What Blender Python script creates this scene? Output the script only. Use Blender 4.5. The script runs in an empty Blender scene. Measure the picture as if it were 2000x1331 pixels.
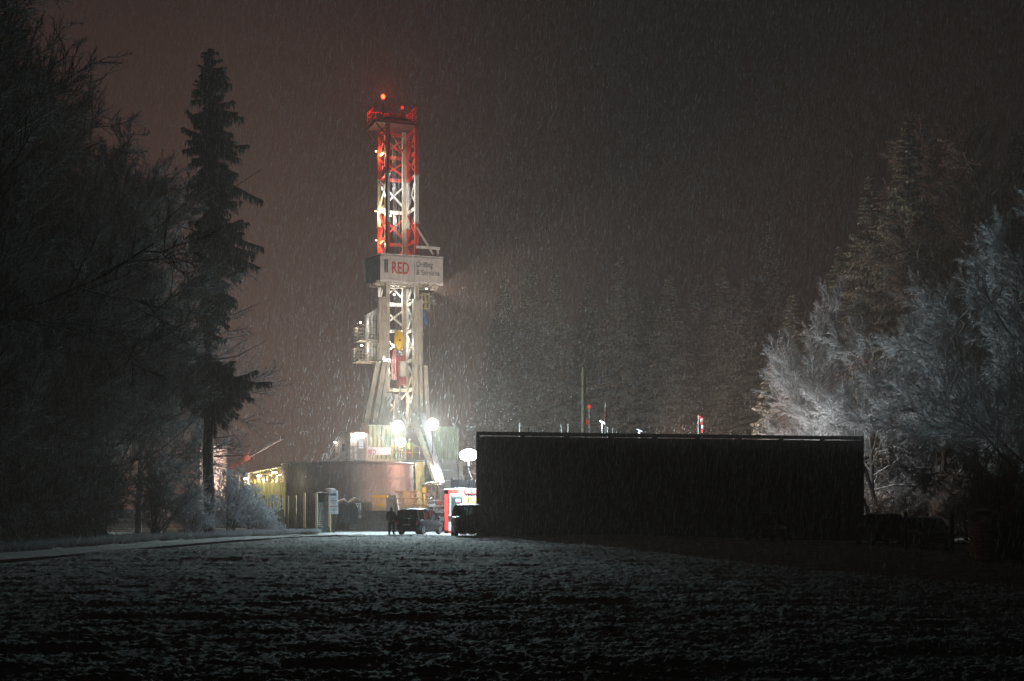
import bpy, math, random
import numpy as np
from mathutils import Vector, Matrix
random.seed(7)
RNG = np.random.default_rng(11)
R = math.radians
S = bpy.context.scene
COL = S.collection

# ------------------------------------------------------------------ camera
F = 2777.8            # focal length in photo pixels (2000 px wide)
YH, HC = 990.0, 1.8   # horizon row, eye height
cd = bpy.data.cameras.new('camera'); cam = bpy.data.objects.new('camera', cd); COL.objects.link(cam)
cd.sensor_width = 36; cd.lens = 50; cd.shift_y = (YH - 665.5) / 2000; cd.clip_end = 2000; cd.clip_start = 0.2
cam.location = (0, 0, HC); cam.rotation_euler = (R(90), 0, 0); S.camera = cam
# ------------------------------------------------------------------ night sky: clouded, faintly brown from lights below
w = bpy.data.worlds.new('World'); S.world = w; w.use_nodes = True
nt = w.node_tree; nd = nt.nodes; lk = nt.links; nd.clear()
out = nd.new('ShaderNodeOutputWorld'); bg = nd.new('ShaderNodeBackground'); lk.new(bg.outputs[0], out.inputs[0])
tc = nd.new('ShaderNodeTexCoord'); sx = nd.new('ShaderNodeSeparateXYZ'); lk.new(tc.outputs['Generated'], sx.inputs[0])
def ramp(src, a, b, c, d):
    r_ = nd.new('ShaderNodeMapRange'); r_.interpolation_type = 'SMOOTHSTEP'; lk.new(src, r_.inputs[0])
    for k_, v_ in zip((1, 2, 3, 4), (a, b, c, d)): r_.inputs[k_].default_value = v_
    return r_.outputs[0]
def mth(op, a, b):
    q_ = nd.new('ShaderNodeMath'); q_.operation = op; lk.new(a, q_.inputs[0]); lk.new(b, q_.inputs[1]); return q_.outputs[0]
glow = mth('MULTIPLY', ramp(sx.outputs['X'], 0.10, -0.20, 0.05, 1), ramp(sx.outputs['X'], -0.8, -0.3, 0, 1))   # town glow low in the clouds, ahead and left
glow = mth('MULTIPLY', glow, ramp(sx.outputs['Y'], 0.2, 0.7, 0, 1)); glow = mth('MULTIPLY', glow, ramp(sx.outputs['Z'], 0.50, -0.02, 0, 1))
mx = nd.new('ShaderNodeMix'); mx.data_type = 'RGBA'; lk.new(glow, mx.inputs[0])
mx.inputs[6].default_value = (0.0026, 0.0022, 0.0025, 1); mx.inputs[7].default_value = (0.120, 0.060, 0.047, 1)
sky = nd.new('ShaderNodeTexSky'); sky.sky_type = 'NISHITA'; sky.sun_disc = False; sky.sun_elevation = R(-8); sky.sun_rotation = R(200)
mul = nd.new('ShaderNodeVectorMath'); mul.operation = 'SCALE'; lk.new(sky.outputs[0], mul.inputs[0]); mul.inputs[3].default_value = 0.05
ad = nd.new('ShaderNodeVectorMath'); ad.operation = 'ADD'; lk.new(mx.outputs[2], ad.inputs[0]); lk.new(mul.outputs[0], ad.inputs[1])
lk.new(ad.outputs[0], bg.inputs[0]); bg.inputs[1].default_value = 1.0
S.view_settings.view_transform = 'Standard'; S.view_settings.look = 'None'; S.view_settings.exposure = -0.22; S.view_settings.gamma = 1
S.cycles.use_denoising = True; S.cycles.use_adaptive_sampling = False
try: S.cycles.denoiser = 'OPENIMAGEDENOISE'
except Exception: pass
S.cycles.max_bounces = 4; S.cycles.diffuse_bounces = 2; S.cycles.glossy_bounces = 2
S.cycles.transmission_bounces = 4; S.cycles.transparent_max_bounces = 12; S.cycles.volume_bounces = 0
S.cycles.sample_clamp_indirect = 3.0; S.cycles.use_light_tree = True
HAZE = 0.0011

def P(x, y, Y):                       # photo pixel at distance Y -> world point
    return Vector(((x - 1000) / F * Y, Y, HC + (YH - y) / F * Y))
def PXW(x, Y): return (x - 1000) / F * Y
def PZ(y, Y): return HC + (YH - y) / F * Y

# ------------------------------------------------------------------ materials
def mat(name, col, rough=0.7, metal=0.0, var=0.25, scale=3.0, frost=0.0, bump=0.0, fcol=(0.62, 0.66, 0.70), trans=0.0, stretch=None, dirt=0.0):
    m = bpy.data.materials.new(name); m.use_nodes = True
    n = m.node_tree.nodes; l = m.node_tree.links
    b = n['Principled BSDF']; b.inputs['Roughness'].default_value = rough; b.inputs['Metallic'].default_value = metal
    t = n.new('ShaderNodeTexCoord'); src = t.outputs['Object']
    if stretch:
        mp = n.new('ShaderNodeMapping'); mp.inputs['Scale'].default_value = stretch; l.new(src, mp.inputs[0]); src = mp.outputs[0]
    no = n.new('ShaderNodeTexNoise'); no.inputs['Scale'].default_value = scale; no.inputs['Detail'].default_value = 6; l.new(src, no.inputs[0])
    mr = n.new('ShaderNodeMapRange'); mr.inputs[1].default_value = 0.3; mr.inputs[2].default_value = 0.7
    mr.inputs[3].default_value = 1 - var; mr.inputs[4].default_value = 1 + var * 0.6; l.new(no.outputs[0], mr.inputs[0])
    vm = n.new('ShaderNodeVectorMath'); vm.operation = 'SCALE'; vm.inputs[0].default_value = col[:3]; l.new(mr.outputs[0], vm.inputs[3])
    c = vm.outputs[0]
    if dirt > 0:      # streaks of grime and rust
        mp2 = n.new('ShaderNodeMapping'); mp2.inputs['Scale'].default_value = (3, 3, 0.35); l.new(t.outputs['Object'], mp2.inputs[0])
        n2 = n.new('ShaderNodeTexNoise'); n2.inputs['Scale'].default_value = 2.2; n2.inputs['Detail'].default_value = 8; l.new(mp2.outputs[0], n2.inputs[0])
        r2 = n.new('ShaderNodeMapRange'); r2.inputs[1].default_value = 0.52; r2.inputs[2].default_value = 0.72; r2.inputs[4].default_value = dirt; l.new(n2.outputs[0], r2.inputs[0])
        x2 = n.new('ShaderNodeMix'); x2.data_type = 'RGBA'; l.new(r2.outputs[0], x2.inputs[0]); l.new(c, x2.inputs[6]); x2.inputs[7].default_value = (0.09, 0.06, 0.045, 1); c = x2.outputs[2]
    if frost > 0:     # rime and snow lying on faces that look up
        g = n.new('ShaderNodeNewGeometry'); s = n.new('ShaderNodeSeparateXYZ'); l.new(g.outputs['Normal'], s.inputs[0])
        n3 = n.new('ShaderNodeTexNoise'); n3.inputs['Scale'].default_value = 1.3; n3.inputs['Detail'].default_value = 5; l.new(t.outputs['Object'], n3.inputs[0])
        a = n.new('ShaderNodeMath'); a.operation = 'MULTIPLY_ADD'; l.new(n3.outputs[0], a.inputs[0]); a.inputs[1].default_value = 1.2; l.new(s.outputs['Z'], a.inputs[2])
        r = n.new('ShaderNodeMapRange'); l.new(a.outputs[0], r.inputs[0]); r.inputs[1].default_value = 1.25 - frost; r.inputs[2].default_value = 1.65 - frost
        x = n.new('ShaderNodeMix'); x.data_type = 'RGBA'; l.new(r.outputs[0], x.inputs[0]); l.new(c, x.inputs[6]); x.inputs[7].default_value = (*fcol, 1); c = x.outputs[2]
    l.new(c, b.inputs['Base Color'])
    if bump > 0:
        bp = n.new('ShaderNodeBump'); bp.inputs['Strength'].default_value = bump; bp.inputs['Distance'].default_value = 0.05; l.new(no.outputs[0], bp.inputs['Height']); l.new(bp.outputs[0], b.inputs['Normal'])
    if trans > 0:     # thin twigs, needles and cloth let some light through
        tr = n.new('ShaderNodeBsdfTranslucent'); l.new(c, tr.inputs[0]); ms = n.new('ShaderNodeMixShader'); ms.inputs[0].default_value = trans
        l.new(b.outputs[0], ms.inputs[1]); l.new(tr.outputs[0], ms.inputs[2]); l.new(ms.outputs[0], n['Material Output'].inputs[0])
    return m
def emit(name, col, strength):
    m = bpy.data.materials.new(name); m.use_nodes = True; n = m.node_tree.nodes; n.clear()
    o = n.new('ShaderNodeOutputMaterial'); e = n.new('ShaderNodeEmission'); e.inputs[0].default_value = (*col, 1); e.inputs[1].default_value = strength
    m.node_tree.links.new(e.outputs[0], o.inputs[0]); return m
def glassm(name, tint, mixf):
    m = bpy.data.materials.new(name); m.use_nodes = True; n = m.node_tree.nodes; l = m.node_tree.links; b = n['Principled BSDF']
    b.inputs['Base Color'].default_value = (0.01, 0.012, 0.014, 1); b.inputs['Roughness'].default_value = 0.08
    t = n.new('ShaderNodeBsdfTransparent'); t.inputs[0].default_value = (*tint, 1)
    ms = n.new('ShaderNodeMixShader'); ms.inputs[0].default_value = mixf; l.new(b.outputs[0], ms.inputs[1]); l.new(t.outputs[0], ms.inputs[2]); l.new(ms.outputs[0], n['Material Output'].inputs[0]); return m

M = dict(
    steel=mat('galvanised_steel', (0.30, 0.30, 0.30), 0.45, 0.5, 0.3, 2),
    tank=mat('corrugated_tank_steel', (0.125, 0.112, 0.107), 0.5, 0.25, 0.35, 0.8, dirt=0.5),
    dark=mat('dark_steel', (0.035, 0.037, 0.04), 0.6, 0.2, 0.3, 3),
    dullred=mat('dull_red_paint', (0.22, 0.035, 0.03), 0.6, 0, 0.3, 3, dirt=.5),
    darkred=mat('dark_red_paint', (0.07, 0.01, 0.008), 0.6, 0, 0.3, 2),
    beige=mat('beige_paint', (0.47, 0.42, 0.33), 0.55, 0, 0.25, 1.5, dirt=0.7),
    white=mat('white_paint', (0.66, 0.65, 0.62), 0.5, 0, 0.2, 1.5, dirt=0.45),
    red=mat('red_paint', (0.55, 0.045, 0.03), 0.45, 0, 0.25, 1.5, dirt=0.45),
    orange=mat('orange_paint', (0.70, 0.13, 0.03), 0.5, 0, 0.25, 1.5, dirt=0.3),
    green=mat('pale_green_paint', (0.40, 0.44, 0.30), 0.5, 0, 0.2, 1.2, dirt=0.5),
    ygreen=mat('yellow_green_paint', (0.50, 0.47, 0.19), 0.5, 0, 0.2, 1.2, dirt=0.6),
    yellow=mat('yellow_paint', (0.72, 0.43, 0.02), 0.45, 0, 0.15, 3, dirt=0.25),
    tarp=mat('banner_cloth', (0.50, 0.46, 0.42), 0.8, 0, 0.12, 1.2, bump=0.3, dirt=0.25),
    tarp2=mat('dark_banner_cloth', (0.16, 0.15, 0.14), 0.85, 0, 0.2, 1.2, bump=0.3),
    barrier=mat('black_sound_cloth', (0.022, 0.024, 0.026), 0.9, 0, 0.4, 0.8, stretch=(2, 2, 0.3)),
    wood=mat('sawn_wood', (0.58, 0.40, 0.19), 0.8, 0, 0.3, 6, stretch=(4, 4, 0.6)),
    oldwood=mat('weathered_wood', (0.12, 0.10, 0.05), 0.85, 0, 0.4, 5, stretch=(4, 4, 0.5)),
    crate=mat('timber_beams', (0.50, 0.33, 0.20), 0.8, 0, 0.3, 5, frost=0.15),
    concrete=mat('concrete', (0.30, 0.28, 0.27), 0.85, 0, 0.3, 1.0, bump=0.2, frost=0.2),
    brown=mat('brown_panel', (0.22, 0.14, 0.09), 0.7, 0, 0.25, 2, frost=0.2),
    cabin=mat('cabin_white', (0.62, 0.66, 0.68), 0.5, 0, 0.08, 2),
    cabinred=mat('cabin_red', (0.62, 0.05, 0.035), 0.45, 0, 0.12, 2),
    signw=mat('sign_white', (0.66, 0.70, 0.74), 0.5, 0, 0.08, 4),
    ink=mat('sign_ink', (0.03, 0.04, 0.09), 0.6, 0, 0.1, 4),
    grey=mat('grey_lettering', (0.10, 0.10, 0.105), 0.7, 0, 0.1, 4),
    redink=mat('red_lettering', (0.50, 0.04, 0.03), 0.6, 0, 0.15, 4),
    magenta=mat('magenta_notice', (0.55, 0.10, 0.35), 0.6, 0, 0.05, 4),
    carp=mat('dark_car_paint', (0.004, 0.0045, 0.005), 0.35, 0.0, 0.2, 3),
    rubber=mat('tyre_rubber', (0.015, 0.015, 0.016), 0.85, 0, 0.3, 6),
    rim=mat('wheel_rim', (0.15, 0.15, 0.16), 0.4, 0.8, 0.2, 6),
    lampred=mat('tail_lamp_plastic', (0.20, 0.01, 0.01), 0.3, 0, 0.1, 6),
    bark=mat('bark', (0.050, 0.043, 0.036), 0.9, 0, 0.4, 4, bump=0.5, stretch=(1, 1, 0.3), frost=0.05),
    limb=mat('frosted_bark', (0.07, 0.062, 0.055), 0.9, 0, 0.4, 3, frost=0.35),
    twigdark=mat('dark_twigs', (0.060, 0.056, 0.054), 0.9, 0, 0.5, 0.5, trans=0.2, frost=0.12, fcol=(0.26, 0.28, 0.32)),
    twigdim=mat('lightly_frosted_twigs', (0.08, 0.077, 0.076), 0.9, 0, 0.6, 0.45, trans=0.25, frost=0.2, fcol=(0.40, 0.42, 0.45)),
    twigfrost=mat('frosted_twigs', (0.34, 0.35, 0.37), 0.85, 0, 0.55, 0.45, trans=0.3, frost=0.3, fcol=(0.60, 0.62, 0.66)),
    twigwarm=mat('brown_frosted_twigs', (0.20, 0.135, 0.11), 0.85, 0, 0.5, 0.45, trans=0.3, frost=0.15, fcol=(0.45, 0.40, 0.38)),
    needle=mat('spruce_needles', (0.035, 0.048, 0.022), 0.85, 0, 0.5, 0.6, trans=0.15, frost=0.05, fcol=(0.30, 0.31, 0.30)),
    needlefrost=mat('snow_dusted_needles', (0.085, 0.098, 0.042), 0.85, 0, 0.5, 0.7, trans=0.2, frost=0.62, fcol=(0.72, 0.68, 0.64)), twigwhite=mat('rime_covered_twigs', (0.70, 0.73, 0.78), 0.85, 0, 0.25, 0.7, trans=0.35),
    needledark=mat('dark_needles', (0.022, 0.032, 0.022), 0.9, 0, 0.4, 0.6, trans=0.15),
    grass=mat('frosted_grass', (0.20, 0.20, 0.17), 0.9, 0, 0.6, 0.8, trans=0.3, frost=0.35, fcol=(0.5, 0.53, 0.57)),
    stubble=mat('frosted_stubble', (0.23, 0.24, 0.245), 0.9, 0, 0.7, 0.7, trans=0.35, frost=0.2, fcol=(0.42, 0.45, 0.48)),
    olive=mat('olive_jacket', (0.05, 0.055, 0.028), 0.9, 0, 0.2, 6), navy=mat('dark_trousers', (0.018, 0.02, 0.024), 0.9, 0, 0.2, 6),
    hivis=mat('hi_vis_jacket', (0.45, 0.55, 0.06), 0.8, 0, 0.15, 6), redcloth=mat('red_workwear', (0.35, 0.05, 0.035), 0.9, 0, 0.2, 6),
    skin=mat('skin', (0.42, 0.26, 0.19), 0.6, 0, 0.08, 8), hair=mat('dark_hair', (0.02, 0.015, 0.01), 0.7, 0, 0.2, 20), helmet=mat('white_helmet', (0.6, 0.6, 0.6), 0.3, 0, 0.05, 8),
    darkgreen=mat('green_plastic_foil', (0.012, 0.05, 0.035), 0.5, 0, 0.3, 3), wire=mat('fence_wire', (0.20, 0.21, 0.21), 0.6, 0.1, 0.2, 3),
    blue=mat('blue_cloth', (0.03, 0.12, 0.35), 0.7, 0, 0.2, 4), flagred=mat('flag_red', (0.16, 0.012, 0.012), 0.9, 0, 0.1, 4), socks_r=mat('windsock_red', (0.38, 0.03, 0.025), 0.8, 0, 0.1, 4, trans=0.3), socks_w=mat('windsock_white', (0.45, 0.43, 0.41), 0.8, 0, 0.1, 4, trans=0.3),
    pink=mat('pale_silo_paint', (0.60, 0.50, 0.47), 0.5, 0, 0.15, 1.5, dirt=0.4), pipe=mat('oily_pipe', (0.28, 0.20, 0.15), 0.35, 0.5, 0.4, 4),
    snow=mat('snow', (0.70, 0.72, 0.75), 0.8, 0, 0.1, 2, bump=0.3),
    glass=glassm('car_glass', (0.50, 0.58, 0.55), 0.6), wglass=glassm('window_glass', (0.5, 0.5, 0.5), 0.4),
)
M['carp'].node_tree.nodes['Principled BSDF'].inputs['Specular IOR Level'].default_value = 0.15
def lampmat(c, s):
    k = 'lit_lamp_%s_%s' % (str(c), s)
    if k not in M: M[k] = emit('lit_lamp', c, s)
    return M[k]

# ------------------------------------------------------------------ objects
TR = {}
def props(o, label=None, cat=None, group=None, kind=None):
    for k, v in (('label', label), ('category', cat), ('group', group), ('kind', kind)):
        if v: o[k] = v
    return o
def thing(name, label, cat, loc=(0, 0, 0), rz=0.0, group=None):
    o = bpy.data.objects.new(name, None); COL.objects.link(o); o.location = loc; o.rotation_euler = (0, 0, rz); o.empty_display_size = 0.3
    TR[o.name] = Matrix.Translation(loc) @ Matrix.Rotation(rz, 4, 'Z')
    return props(o, label, cat, group)
def rootmat(o):
    while o.parent: o = o.parent
    return TR.get(o.name, Matrix.Identity(4))
class MB:
    def __init__(s): s.v = []; s.f = []; s.m = []; s.n = 0
    def add(s, v, f, m=0):
        v = np.asarray(v, dtype=np.float64).reshape(-1, 3); s.v.append(v)
        for q in f: s.f.append(tuple(i + s.n for i in q)); s.m.append(m)
        s.n += len(v); return s
    def box(s, c, d, rz=0, m=0):
        x, y, z = d[0] / 2, d[1] / 2, d[2] / 2
        p = np.array([(-x, -y, -z), (x, -y, -z), (x, y, -z), (-x, y, -z), (-x, -y, z), (x, -y, z), (x, y, z), (-x, y, z)])
        if rz: ca, sa = math.cos(rz), math.sin(rz); p = np.stack([p[:, 0] * ca - p[:, 1] * sa, p[:, 0] * sa + p[:, 1] * ca, p[:, 2]], 1)
        return s.add(p + np.array(c), [(0, 3, 2, 1), (4, 5, 6, 7), (0, 1, 5, 4), (1, 2, 6, 5), (2, 3, 7, 6), (3, 0, 4, 7)], m)
    def beam(s, a, b, w, h=None, m=0):            # rectangular bar between two points
        h = h or w; a = Vector(a); b = Vector(b); d = (b - a).normalized(); up = Vector((0, 0, 1)) if abs(d.z) < 0.95 else Vector((0, 1, 0))
        u = d.cross(up).normalized() * w / 2; v = u.cross(d).normalized() * h / 2
        p = [a - u - v, a + u - v, a + u + v, a - u + v, b - u - v, b + u - v, b + u + v, b - u + v]
        return s.add([tuple(q) for q in p], [(0, 1, 2, 3), (7, 6, 5, 4), (0, 4, 5, 1), (1, 5, 6, 2), (2, 6, 7, 3), (3, 7, 4, 0)], m)
    def tube(s, pts, r, n=8, m=0):
        pts = [Vector(p) for p in pts]; rs = r if hasattr(r, '__len__') else [r] * len(pts); V = []; Fc = []
        for i, p in enumerate(pts):
            d = (pts[min(i + 1, len(pts) - 1)] - pts[max(i - 1, 0)]).normalized(); up = Vector((0, 0, 1)) if abs(d.z) < 0.9 else Vector((0, 1, 0))
            u = d.cross(up).normalized(); v = u.cross(d)
            for k in range(n): a = 2 * math.pi * k / n; V.append(tuple(p + (u * math.cos(a) + v * math.sin(a)) * rs[i]))
        for i in range(len(pts) - 1):
            for k in range(n): Fc.append((i * n + k, i * n + (k + 1) % n, (i + 1) * n + (k + 1) % n, (i + 1) * n + k))
        Fc.append(tuple(range(n))); Fc.append(tuple((len(pts) - 1) * n + k for k in reversed(range(n))))
        return s.add(V, Fc, m)
    def ell(s, c, r, nu=16, nv=10, m=0):
        V = []; Fc = []
        for j in range(nv + 1):
            t = math.pi * j / nv
            for k in range(nu): a = 2 * math.pi * k / nu; V.append((c[0] + r[0] * math.sin(t) * math.cos(a), c[1] + r[1] * math.sin(t) * math.sin(a), c[2] + r[2] * math.cos(t)))
        for j in range(nv):
            for k in range(nu): Fc.append((j * nu + k, (j + 1) * nu + k, (j + 1) * nu + (k + 1) % nu, j * nu + (k + 1) % nu))
        return s.add(V, Fc, m)
    def prism(s, poly, vec, m=0):                 # polygon (3-D points) extruded along vec
        n = len(poly); a = [Vector(p) for p in poly]; v = Vector(vec)
        return s.add([tuple(p) for p in a] + [tuple(p + v) for p in a], [tuple(range(n)), tuple(range(2 * n - 1, n - 1, -1))] + [(i, i + n, (i + 1) % n + n, (i + 1) % n) for i in range(n)], m)
    def corr(s, a, b, z0, z1, period=0.36, depth=0.07, m=0):   # trapezoid corrugated sheet from a to b (xy)
        a = Vector((a[0], a[1])); b = Vector((b[0], b[1])); L = (b - a).length; d = (b - a) / L; nrm = Vector((d.y, -d.x))
        ts = []; k = max(2, round(L / period)); p = L / k
        for i in range(k): ts += [(i * p, 0), (i * p + p * .35, 0), (i * p + p * .5, depth), (i * p + p * .85, depth)]
        ts.append((L, 0)); V = []
        for off in (0.0, -0.03):
            for t, h in ts:
                q = a + d * t + nrm * (h + off); V += [(q.x, q.y, z0), (q.x, q.y, z1)]
        N = len(ts); Fc = []
        for i in range(N - 1): Fc.append((2 * i, 2 * i + 2, 2 * i + 3, 2 * i + 1)); o = 2 * N; Fc.append((o + 2 * i, o + 2 * i + 1, o + 2 * i + 3, o + 2 * i + 2)); Fc.append((2 * i + 1, 2 * i + 3, o + 2 * i + 3, o + 2 * i + 1))
        return s.add(V, Fc, m)
    def build(s, name, mats, parent=None, world=False, smooth=False):
        v = np.concatenate(s.v); me = bpy.data.meshes.new(name)
        if world and parent is not None:
            mi = np.array(rootmat(parent).inverted()); v = v @ mi[:3, :3].T + mi[:3, 3]
        me.from_pydata(v.tolist(), [], s.f)
        for k in (mats if isinstance(mats, (list, tuple)) else [mats]): me.materials.append(M[k] if isinstance(k, str) else k)
        if max(s.m): me.polygons.foreach_set('material_index', s.m)
        if smooth: me.polygons.foreach_set('use_smooth', [True] * len(me.polygons))
        o = bpy.data.objects.new(name, me); COL.objects.link(o)
        if parent is not None: o.parent = parent
        return o
def npmesh(name, v, f, mats, parent=None, k=3, smooth=False):    # fast mesh from arrays of k-sided faces
    me = bpy.data.meshes.new(name); v = np.ascontiguousarray(v, np.float32); f = np.ascontiguousarray(f, np.int32)
    me.vertices.add(len(v)); me.vertices.foreach_set('co', v.ravel()); me.loops.add(f.size); me.loops.foreach_set('vertex_index', f.ravel())
    me.polygons.add(len(f)); me.polygons.foreach_set('loop_start', np.arange(0, f.size, k, dtype=np.int32)); me.polygons.foreach_set('loop_total', np.full(len(f), k, np.int32))
    me.update(calc_edges=True)
    if smooth: me.polygons.foreach_set('use_smooth', np.ones(len(f), bool))
    for q in (mats if isinstance(mats, (list, tuple)) else [mats]): me.materials.append(M[q])
    o = bpy.data.objects.new(name, me); COL.objects.link(o)
    if parent is not None: o.parent = parent
    return o
def text(parent, body, size, loc, rot, matk, sx=1.0, ext=0.01, off=0.0, name='lettering'):
    c = bpy.data.curves.new(name, 'FONT'); c.body = body; c.size = size; c.extrude = ext; c.offset = off; c.materials.append(M[matk])
    tmp = bpy.data.objects.new('tmp', c); me = bpy.data.meshes.new_from_object(tmp); bpy.data.objects.remove(tmp)
    if not me.materials: me.materials.append(M[matk])
    o = bpy.data.objects.new(name, me); COL.objects.link(o); o.location = loc; o.rotation_euler = rot; o.scale = (sx, 1, 1)
    if parent is not None: o.parent = parent
    return o
def lamp(name, parent, loc, watt, col, radius=0.15, spot=None, direction=None):
    d = bpy.data.lights.new(name, 'SPOT' if spot else 'POINT'); d.energy = watt; d.color = col; d.shadow_soft_size = radius
    o = bpy.data.objects.new(name, d); COL.objects.link(o)
    if spot: d.spot_size = R(spot); d.spot_blend = 0.6
    if direction is not None: o.rotation_euler = Vector(direction).to_track_quat('-Z', 'Y').to_euler()
    o.location = loc
    if parent is not None: o.parent = parent
    return o

# value noise
def vnoise(x, y, seed):
    r = np.random.default_rng(seed).random((257, 257)); xi = np.floor(x).astype(int); yi = np.floor(y).astype(int)
    fx = x - xi; fy = y - yi; fx = fx * fx * (3 - 2 * fx); fy = fy * fy * (3 - 2 * fy); a, b = xi % 256, yi % 256
    return (r[a, b] * (1 - fx) + r[a + 1, b] * fx) * (1 - fy) + (r[a, b + 1] * (1 - fx) + r[a + 1, b + 1] * fx) * fy
def sstep(t): t = np.clip(t, 0, 1); return t * t * (3 - 2 * t)
def G(X, Y):                                   # lie of the land
    X = np.asarray(X, float); Y = np.asarray(Y, float)
    z = -0.45 * sstep((X - 6) / 16) * sstep((Y - 25) / 20)
    z = z + 0.15 * np.maximum(Y - 185, 0) * sstep((X + 60) / 60) * 0.8
    return z
def gz(x, y): return float(G(x, y))

# ================================================================== THE GROUND
def grid(name, xs, ys, zf, matk, kind='structure'):
    X, Y = np.meshgrid(xs, ys) if xs.ndim == 1 else (xs, ys); Z = zf(X, Y); nr, nc = X.shape
    v = np.stack([X, Y, Z], -1).reshape(-1, 3); i = np.arange(nr * nc).reshape(nr, nc)
    f = np.stack([i[:-1, :-1], i[:-1, 1:], i[1:, 1:], i[1:, :-1]], -1).reshape(-1, 4)
    return props(npmesh(name, v, f, matk, k=4, smooth=True), kind=kind)
def groundmat(name, soil, frost, lo, hi, sc, bump=0.6):
    m = bpy.data.materials.new(name); m.use_nodes = True; n = m.node_tree.nodes; l = m.node_tree.links; b = n['Principled BSDF']; b.inputs['Roughness'].default_value = 0.9
    t = n.new('ShaderNodeTexCoord'); a = n.new('ShaderNodeTexNoise'); a.inputs['Scale'].default_value = sc; a.inputs['Detail'].default_value = 8; a.inputs['Roughness'].default_value = 0.7; l.new(t.outputs['Object'], a.inputs[0])
    c = n.new('ShaderNodeTexNoise'); c.inputs['Scale'].default_value = sc * 0.06; c.inputs['Detail'].default_value = 4; l.new(t.outputs['Object'], c.inputs[0])
    ad = n.new('ShaderNodeMath'); ad.operation = 'ADD'; l.new(a.outputs[0], ad.inputs[0]); l.new(c.outputs[0], ad.inputs[1])
    r = n.new('ShaderNodeMapRange'); r.inputs[1].default_value = lo; r.inputs[2].default_value = hi; l.new(ad.outputs[0], r.inputs[0])
    x = n.new('ShaderNodeMix'); x.data_type = 'RGBA'; l.new(r.outputs[0], x.inputs[0]); x.inputs[6].default_value = (*soil, 1); x.inputs[7].default_value = (*frost, 1); l.new(x.outputs[2], b.inputs['Base Color'])
    bp = n.new('ShaderNodeBump'); bp.inputs['Strength'].default_value = bump; bp.inputs['Distance'].default_value = 0.04; l.new(a.outputs[0], bp.inputs['Height']); l.new(bp.outputs[0], b.inputs['Normal'])
    return m
M['soil'] = groundmat('frosted_field_soil', (0.042, 0.042, 0.044), (0.20, 0.215, 0.235), 0.92, 1.28, 26, 0.35)
M['wood_floor'] = groundmat('forest_floor', (0.03, 0.028, 0.022), (0.20, 0.20, 0.21), 1.0, 1.3, 3)
M['yard'] = groundmat('snowy_gravel', (0.10, 0.10, 0.095), (0.50, 0.51, 0.53), 0.85, 1.15, 2.5, 0.4)
M['bankm'] = groundmat('muddy_bank', (0.045, 0.036, 0.030), (0.11, 0.10, 0.095), 0.95, 1.25, 4)
M['trackm'] = groundmat('gravel_track', (0.05, 0.048, 0.044), (0.26, 0.265, 0.27), 0.95, 1.25, 4)

grid('ground', np.linspace(-148, 148, 120), np.linspace(-6, 326, 140), lambda X, Y: G(X, Y) - 0.35 - 0.6 * sstep((60 - Y) / 30) * 0 + (vnoise(X / 5 + 50, Y / 5 + 50, 5) - .5) * 0.25 * (Y > 150), 'wood_floor')
TRACK = [(-22, 20), (-19.6, 40), (-18.2, 50), (-17.4, 62), (-16.3, 75), (-14.2, 85), (-11.0, 91.5)]
def track_x(Y): return np.interp(Y, [p[1] for p in TRACK], [p[0] for p in TRACK])
nr, nc = 620, 640
tt = np.linspace(0, 1, nr); Yr = 4.0 * (93.0 / 4.0) ** tt; uu = np.linspace(-1, 1, nc)
FX = uu[None, :] * (0.42 * Yr[:, None] + 5); FY = np.repeat(Yr[:, None], nc, 1)
def field_z(X, Y):
    h = (vnoise(X * 0.5 + 40, Y * 1.3 + 40, 1) - .5) * 0.065 + (vnoise(X * 2.1 + 40, Y * 2.9 + 40, 2) - .5) * 0.05 + (vnoise(X * 6 + 90, Y * 9 + 40, 3) - .5) * 0.03 + (vnoise(X * 14 + 90, Y * 18 + 40, 4) - .5) * 0.035 + (vnoise(X * 29 + 90, Y * 31 + 40, 14) - .5) * 0.05
    h += 0.014 * np.sin(Y * 1.9 + 2.2 * vnoise(X * 0.12 + 30, Y * 0.2 + 30, 6)) * (0.4 + vnoise(X * 0.2 + 30, Y * 0.2 + 9, 8))
    h += (vnoise(X * 0.06 + 30, Y * 0.11 + 30, 9) - .5) * 0.25 * sstep(Y / 25)
    edge = sstep((Y - 84) / 5)
    tr = 1 - sstep((np.abs(X - track_x(Y)) - 1.5) / 0.9) * 1.0
    k = (1 - 0.85 * edge) * (1 - 0.9 * tr)
    return G(X, Y) - 0.03 + h * k - 0.05 * tr - 0.10 * edge
grid('field', FX, FY, field_z, 'soil')
# the track: a strip of gravel with two ruts
ty = np.linspace(22, 92, 160); tu = np.linspace(-1.6, 1.6, 17); TX = track_x(ty)[:, None] + tu[None, :]; TY = np.repeat(ty[:, None], 17, 1)
grid('track', TX, TY, lambda X, Y: G(X, Y) + 0.0 + 0.03 - 0.055 * np.exp(-((np.abs(X - track_x(Y)) - 0.75) / 0.22) ** 2) + 0.03 * (vnoise(X * 4 + 20, Y * 4 + 20, 12) - .5), 'trackm')
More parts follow.
